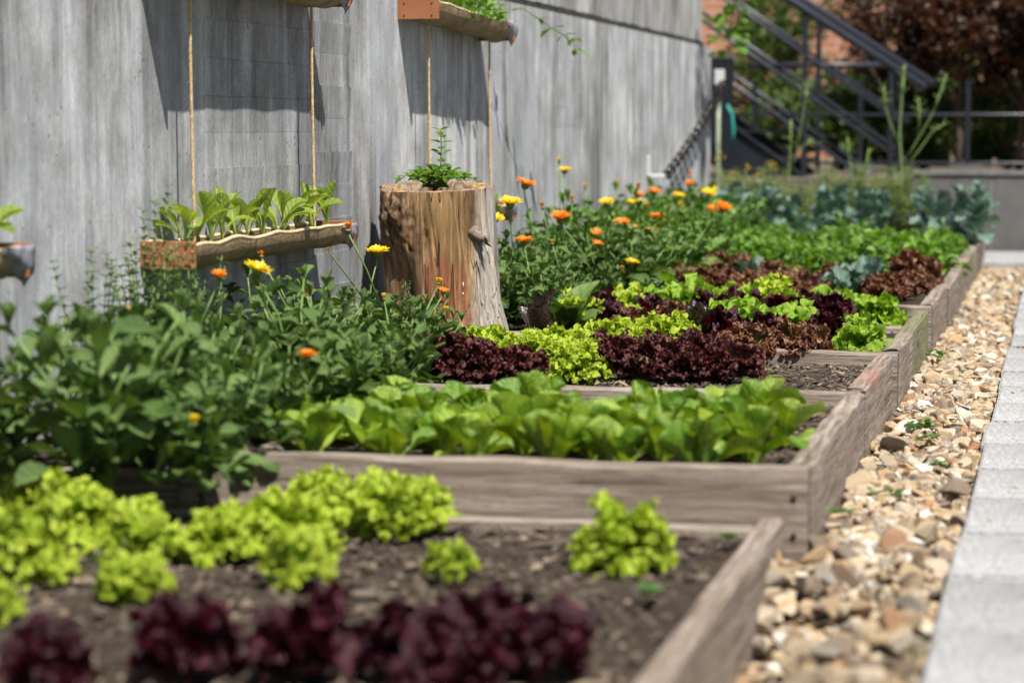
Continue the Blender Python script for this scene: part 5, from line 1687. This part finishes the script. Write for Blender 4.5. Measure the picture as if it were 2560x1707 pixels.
# ------------------------------------------------------------------ low grey wall at the end of the path
lw = thing("low_wall", (-0.88, 14.42, 0), "low grey rendered wall across the end of the gravel strip", "wall")
for k in range(5):
    g = Geo()
    w = 0.46 if k == 0 else 1.0
    x0 = 0 if k == 0 else 0.475 + (k - 1) * 1.012
    g.box(x0, x0 + w, 0, 0.22, -0.1, 0.465)
    o = ob("panel", g.mesh("low_wall_panel", M['greywall'], False), lw)
    g = Geo()
    g.box(x0 + w, x0 + w + (0.015 if k == 0 else 0.012), 0.004, 0.216, -0.1, 0.463)
    ob("joint", g.mesh("low_wall_joint", M['paljoint'], False), lw)
g = Geo()
g.box(-0.01, 4.6, -0.012, 0.235, 0.467, 0.490)
ob("coping", g.mesh("low_wall_coping", plain("grey_coping", (0.16, 0.155, 0.15), 0.85, var=0.15, sc=12), False), lw)
g = Geo()
g.box(-6, 6, 14.66, 40, 0.0, 0.44)
g.box(-6, -0.89, 14.62, 14.665, 0.0, 0.30)
tag(ob("terrace_ground", g.mesh("terrace_ground", M['ground'], False)), kind="structure")

# ------------------------------------------------------------------ steel stair
stair = thing("steel_stair", (-0.98, 15.0, 0.40), "dark steel outdoor stair with pipe handrails rising behind the wall's far corner", "stair")
SX, SY, SZ = -0.98, 15.0, 0.40
sl_ = -0.70                                            # rise per metre towards +x
def line(name, x0, z0, x1, y, rad, mat='metal', slope=None):
    g = Geo()
    g.tube([(x0 - SX, y - SY, z0 - SZ), (x1 - SX, y - SY, (z0 + (x1 - x0) * (slope if slope is not None else sl_)) - SZ)], rad, 10)
    return ob(name, g.mesh(name, M[mat]), stair)
for y, dz in ((15.0, 0.0), (15.85, 0.075)):
    line("handrail", -2.9, 2.32 + dz * 0.5, -0.84, y, 0.026, 'metal_grey', -0.648)
    line("rail", -2.9, 2.115 + dz * 0.0, -0.99, y, 0.013, 'metal_grey')
    line("rail", -2.9, 1.885, -1.02, y, 0.013, 'metal_grey')
    line("rail", -2.9, 1.625, -1.02, y, 0.013, 'metal_grey')
    for px in (-1.575, -1.045):
        g = Geo()
        top = 2.32 + (px + 2.9) * -0.648
        g.box(px - 0.016 - SX, px + 0.016 - SX, y - 0.012 - SY, y + 0.012 - SY, 0.32 - SZ, top - SZ)
        ob("post", g.mesh("stair_post", M['metal'], False), stair)
    # stringer plate
    g = Geo()
    x0, x1 = -2.9, -1.35
    zt0, zt1 = 1.37, 1.37 + (x1 - x0) * sl_
    v = [(x0 - SX, y - 0.006 - SY, zt0 - 0.33 - SZ), (x1 - SX, y - 0.006 - SY, zt1 - 0.33 - SZ), (x1 - SX, y - 0.006 - SY, zt1 - SZ), (x0 - SX, y - 0.006 - SY, zt0 - SZ)]
    v += [(a, b_ + 0.012, c) for a, b_, c in v]
    g.add(v, [(0, 1, 2, 3), (7, 6, 5, 4), (0, 4, 5, 1), (1, 5, 6, 2), (2, 6, 7, 3), (3, 7, 4, 0)])
    st = ob("stringer", g.mesh("stringer", M['metal'], False), stair)
    g = Geo()
    v = [(x0 - SX, y - 0.03 - SY, zt0 - SZ), (x1 - SX, y - 0.03 - SY, zt1 - SZ), (x1 - SX, y - 0.03 - SY, zt1 + 0.010 - SZ), (x0 - SX, y - 0.03 - SY, zt0 + 0.010 - SZ)]
    v += [(a, b_ + 0.05, c) for a, b_, c in v]
    g.add(v, [(0, 1, 2, 3), (7, 6, 5, 4), (0, 4, 5, 1), (1, 5, 6, 2), (2, 6, 7, 3), (3, 7, 4, 0)])
    ob("flange", g.mesh("flange", M['metal_grey'], False), st)
for k in range(6):
    x = -1.45 - 0.25 * k
    z = 0.38 + 0.175 * k
    g = Geo()
    g.box(x - 0.14 - SX, x + 0.14 - SX, 15.012 - SY, 15.835 - SY, z - 0.02 - SZ, z - SZ)
    ob("tread", g.mesh("tread", M['metal'], False), stair)
# dark service box at the landing foot
g = Geo()
g.box(-0.085, 0.085, 0, 0.12, 0, 0.60)
cb = ob("post_box", g.mesh("post_box", M['metal'], False), loc=(-2.08, 14.72, 0.56))
tag(cb, "tall black steel box behind the wall's far corner, under the stair", "box")
g = Geo()
g.box(-0.09, 0.09, -0.006, 0.126, 0.602, 0.625)
ob("lid", g.mesh("lid", M['greywall'], False), cb)

# ------------------------------------------------------------------ fence behind the low wall
fence = thing("wire_fence", (-0.6, 15.6, 0.44), "thin dark steel fence behind the low grey wall", "fence")
for x in (-1.96, -1.28, -0.606, 0.10, 0.80):
    g = Geo()
    g.box(x - 0.014 + 0.6, x + 0.014 + 0.6, -0.012, 0.012, 0.0, 0.60)
    p = ob("post", g.mesh("fence_post", M['metal'], False), fence)
    g = Geo()
    g.box(x - 0.09 + 0.6, x + 0.09 + 0.6, -0.05, 0.05, 0.0, 0.07)
    ob("footing", g.mesh("footing", M['greywall'], False), p)
for z, rad in ((0.08, 0.008), (0.384, 0.010), (0.70, 0.017)):
    g = Geo()
    g.tube([(-1.6, 0, z), (1.5, 0, z)] if z < 0.6 else [(-1.4, 0, z), (-0.5, 0, z)], rad, 8)
    ob("rail", g.mesh("fence_rail", M['metal_grey'], ), fence)

# ------------------------------------------------------------------ hedge, trees and brick building behind
tl = leaf_strip(1.0, 0.55, 3, 2, w_oval, -0.5, 0.35, 0, 1, 0)
def crown_mesh(seed, n, rx, ry, rz, size, mat, name, clumps=26):
    r = random.Random(seed)
    g = Geo()
    cl = []
    for i in range(clumps):
        d = Vector((r.gauss(0, 1), r.gauss(0, 1), r.gauss(0, 1))).normalized() * r.uniform(0.45, 1.0)
        cl.append((Vector((d.x * rx, d.y * ry, d.z * rz)), r.uniform(0.16, 0.34)))
    for i in range(n):
        c, cr = cl[r.randrange(clumps)]
        d = Vector((r.gauss(0, 1), r.gauss(0, 1), r.gauss(0, 1))).normalized() * cr * r.uniform(0.5, 1.0)
        p = c + Vector((d.x * rx * 1.3, d.y * ry * 1.3, d.z * rz * 1.3))
        m = place(r.uniform(0, 6.28), R(r.uniform(-50, 60)), r.uniform(-0.8, 0.8), size * r.uniform(0.6, 1.3), p)
        g.add(xf(m, tl[0]), tl[1], tl[2])
    return g.mesh(name, mat)
def trunk_mesh(h, r0, r1, seed):
    r = random.Random(seed)
    g = Geo()
    pts = [(r.uniform(-0.03, 0.03), r.uniform(-0.03, 0.03), h * q) for q in (0, 0.3, 0.6, 1)]
    g.tube(pts, [r0, r0 * 0.85, r0 * 0.7, r1], 9)
    for k in range(5):
        a = r.uniform(0, 6.28)
        z = h * r.uniform(0.45, 0.9)
        g.tube([(0, 0, z), (0.2 * math.cos(a), 0.2 * math.sin(a), z + 0.2), (0.42 * math.cos(a), 0.42 * math.sin(a), z + 0.45)], [r0 * 0.4, r0 * 0.3, r0 * 0.12], 6)
    return g.mesh("trunk", M['bark'])
hm2 = [crown_mesh(80 + i, 4200, 0.44, 0.44, 0.42, 0.060, LM['hedge'], "hedge_crown") for i in range(3)]
tm = trunk_mesh(0.75, 0.03, 0.02, 4)
for i, (x, y, z, s, lab) in enumerate(((-1.15, 17.0, 1.45, 0.85, "leftmost red-brown leaved shrub behind the stair handrail"), (-0.70, 16.8, 1.42, 0.95, "red-brown leaved shrub second from left behind the fence"), (-0.28, 16.9, 1.42, 0.95, "red-brown leaved shrub third from left, above the low grey wall"), (0.2, 16.8, 1.42, 1.0, "red-brown leaved shrub at the right frame edge"), (0.7, 16.9, 1.45, 1.0, "red-brown leaved shrub just right of the frame"))):
    t = thing("red_shrub", (x, y, 0.44), lab, "shrub", "red-brown hedge shrubs", U(0, 6.28))
    ob("trunk", tm, t)
    ob("crown", hm2[i % 3], t, Matrix.Translation((0, 0, z - 0.44)) @ Matrix.Scale(s, 4))
gm = [crown_mesh(90 + i, 2600, 0.42, 0.42, 0.30, 0.06, LM['tree'], "shrub_crown", 18) for i in range(2)]
for i, (x, y, z, s, lab) in enumerate(((-1.95, 17.2, 0.80, 1.0, "low green shrub under the stair, farthest left"), (-1.5, 17.4, 0.78, 1.0, "low green shrub seen through the stair rails"), (-1.05, 17.3, 0.78, 1.0, "low green shrub at the stair's foot"), (-0.48, 17.2, 0.80, 1.0, "low green shrub behind the fence post"), (0.05, 17.2, 0.80, 1.0, "low green shrub behind the fence at the right edge"))):
    t = thing("green_shrub", (x, y, 0.44), lab, "shrub", "low green shrubs behind the fence", U(0, 6.28))
    ob("crown", gm[i % 2], t, Matrix.Translation((0, 0, z - 0.44)) @ Matrix.Scale(s, 4))
tt = [crown_mesh(100 + i, 3200, 0.8, 0.8, 0.75, 0.085, LM['tree'], "tree_crown", 30) for i in range(2)]
ttm = trunk_mesh(1.9, 0.07, 0.03, 9)
for i, (x, y, z, s, lab) in enumerate(((-2.25, 19.6, 1.55, 0.62, "small dark tree in front of the brick building, behind the stair"), (-1.05, 20.0, 2.05, 0.9, "green tree behind the red-brown shrubs, left of the two"), (0.05, 20.2, 2.1, 1.0, "green tree behind the red-brown shrubs, at the right edge"), (-0.5, 21.2, 1.1, 0.8, "green tree low in the gap behind the fence"), (-1.65, 20.6, 0.95, 0.75, "green tree low behind the stair rails"), (-2.6, 20.8, 0.85, 0.75, "green tree low behind the wall's far corner"), (-0.15, 19.0, 1.0, 0.62, "dark leafy tree behind the fence at the right edge"), (-0.95, 19.2, 0.92, 0.6, "dark leafy tree behind the stair's newel post"))):
    t = thing("green_tree", (x, y, 0.44), lab, "tree", "trees in front of the brick building", U(0, 6.28))
    ob("trunk", ttm, t)
    ob("crown", tt[i % 2], t, Matrix.Translation((0, 0, z - 0.44)) @ Matrix.Scale(s, 4))
bld = thing("brick_building", (0, 23.5, 0), "orange brick building far behind the stair and trees", "building")
g = Geo()
g.box(-9, 8, 0, 0.3, 0, 7)
ob("wall", g.mesh("brick_wall", M['brick'], False), bld)
g = Geo()
g.box(-9.1, 8.1, -0.15, 0.45, 7.0, 7.25)
ob("parapet", g.mesh("parapet", M['greywall'], False), bld)

# leafy branch hanging over the wall's far corner
t = thing("hanging_branch", (-1.80, 13.6, 1.75), "leafy green branch hanging over the wall's far corner", "branch")
gs = Geo()
br = [Vector((0.02, 0.1, 0.0)), Vector((0.0, 0.05, -0.2)), Vector((-0.04, 0.0, -0.4)), Vector((-0.07, 0, -0.56))]
gs.tube(br, [0.008, 0.007, 0.005, 0.002], 6)
ob("twig", gs.mesh("twig", M['bark']), t)
bl_ = one(leaf_strip(1.0, 0.75, 5, 4, w_oval, -0.6, 0.3, 0.03, 1, 7), "branch_leaf", LM['mint'])
for k in range(60):
    q = U(0.15, 3)
    i = min(2, int(q))
    p = br[i].lerp(br[i + 1], q - i)
    a = U(0, 6.28)
    ob("leaf", bl_, t, place(a, R(U(-60, 30)), U(-0.6, 0.6), U(0.06, 0.105), p + Vector((0.06 * math.cos(a), 0.04 * math.sin(a), U(-0.03, 0.03)))))
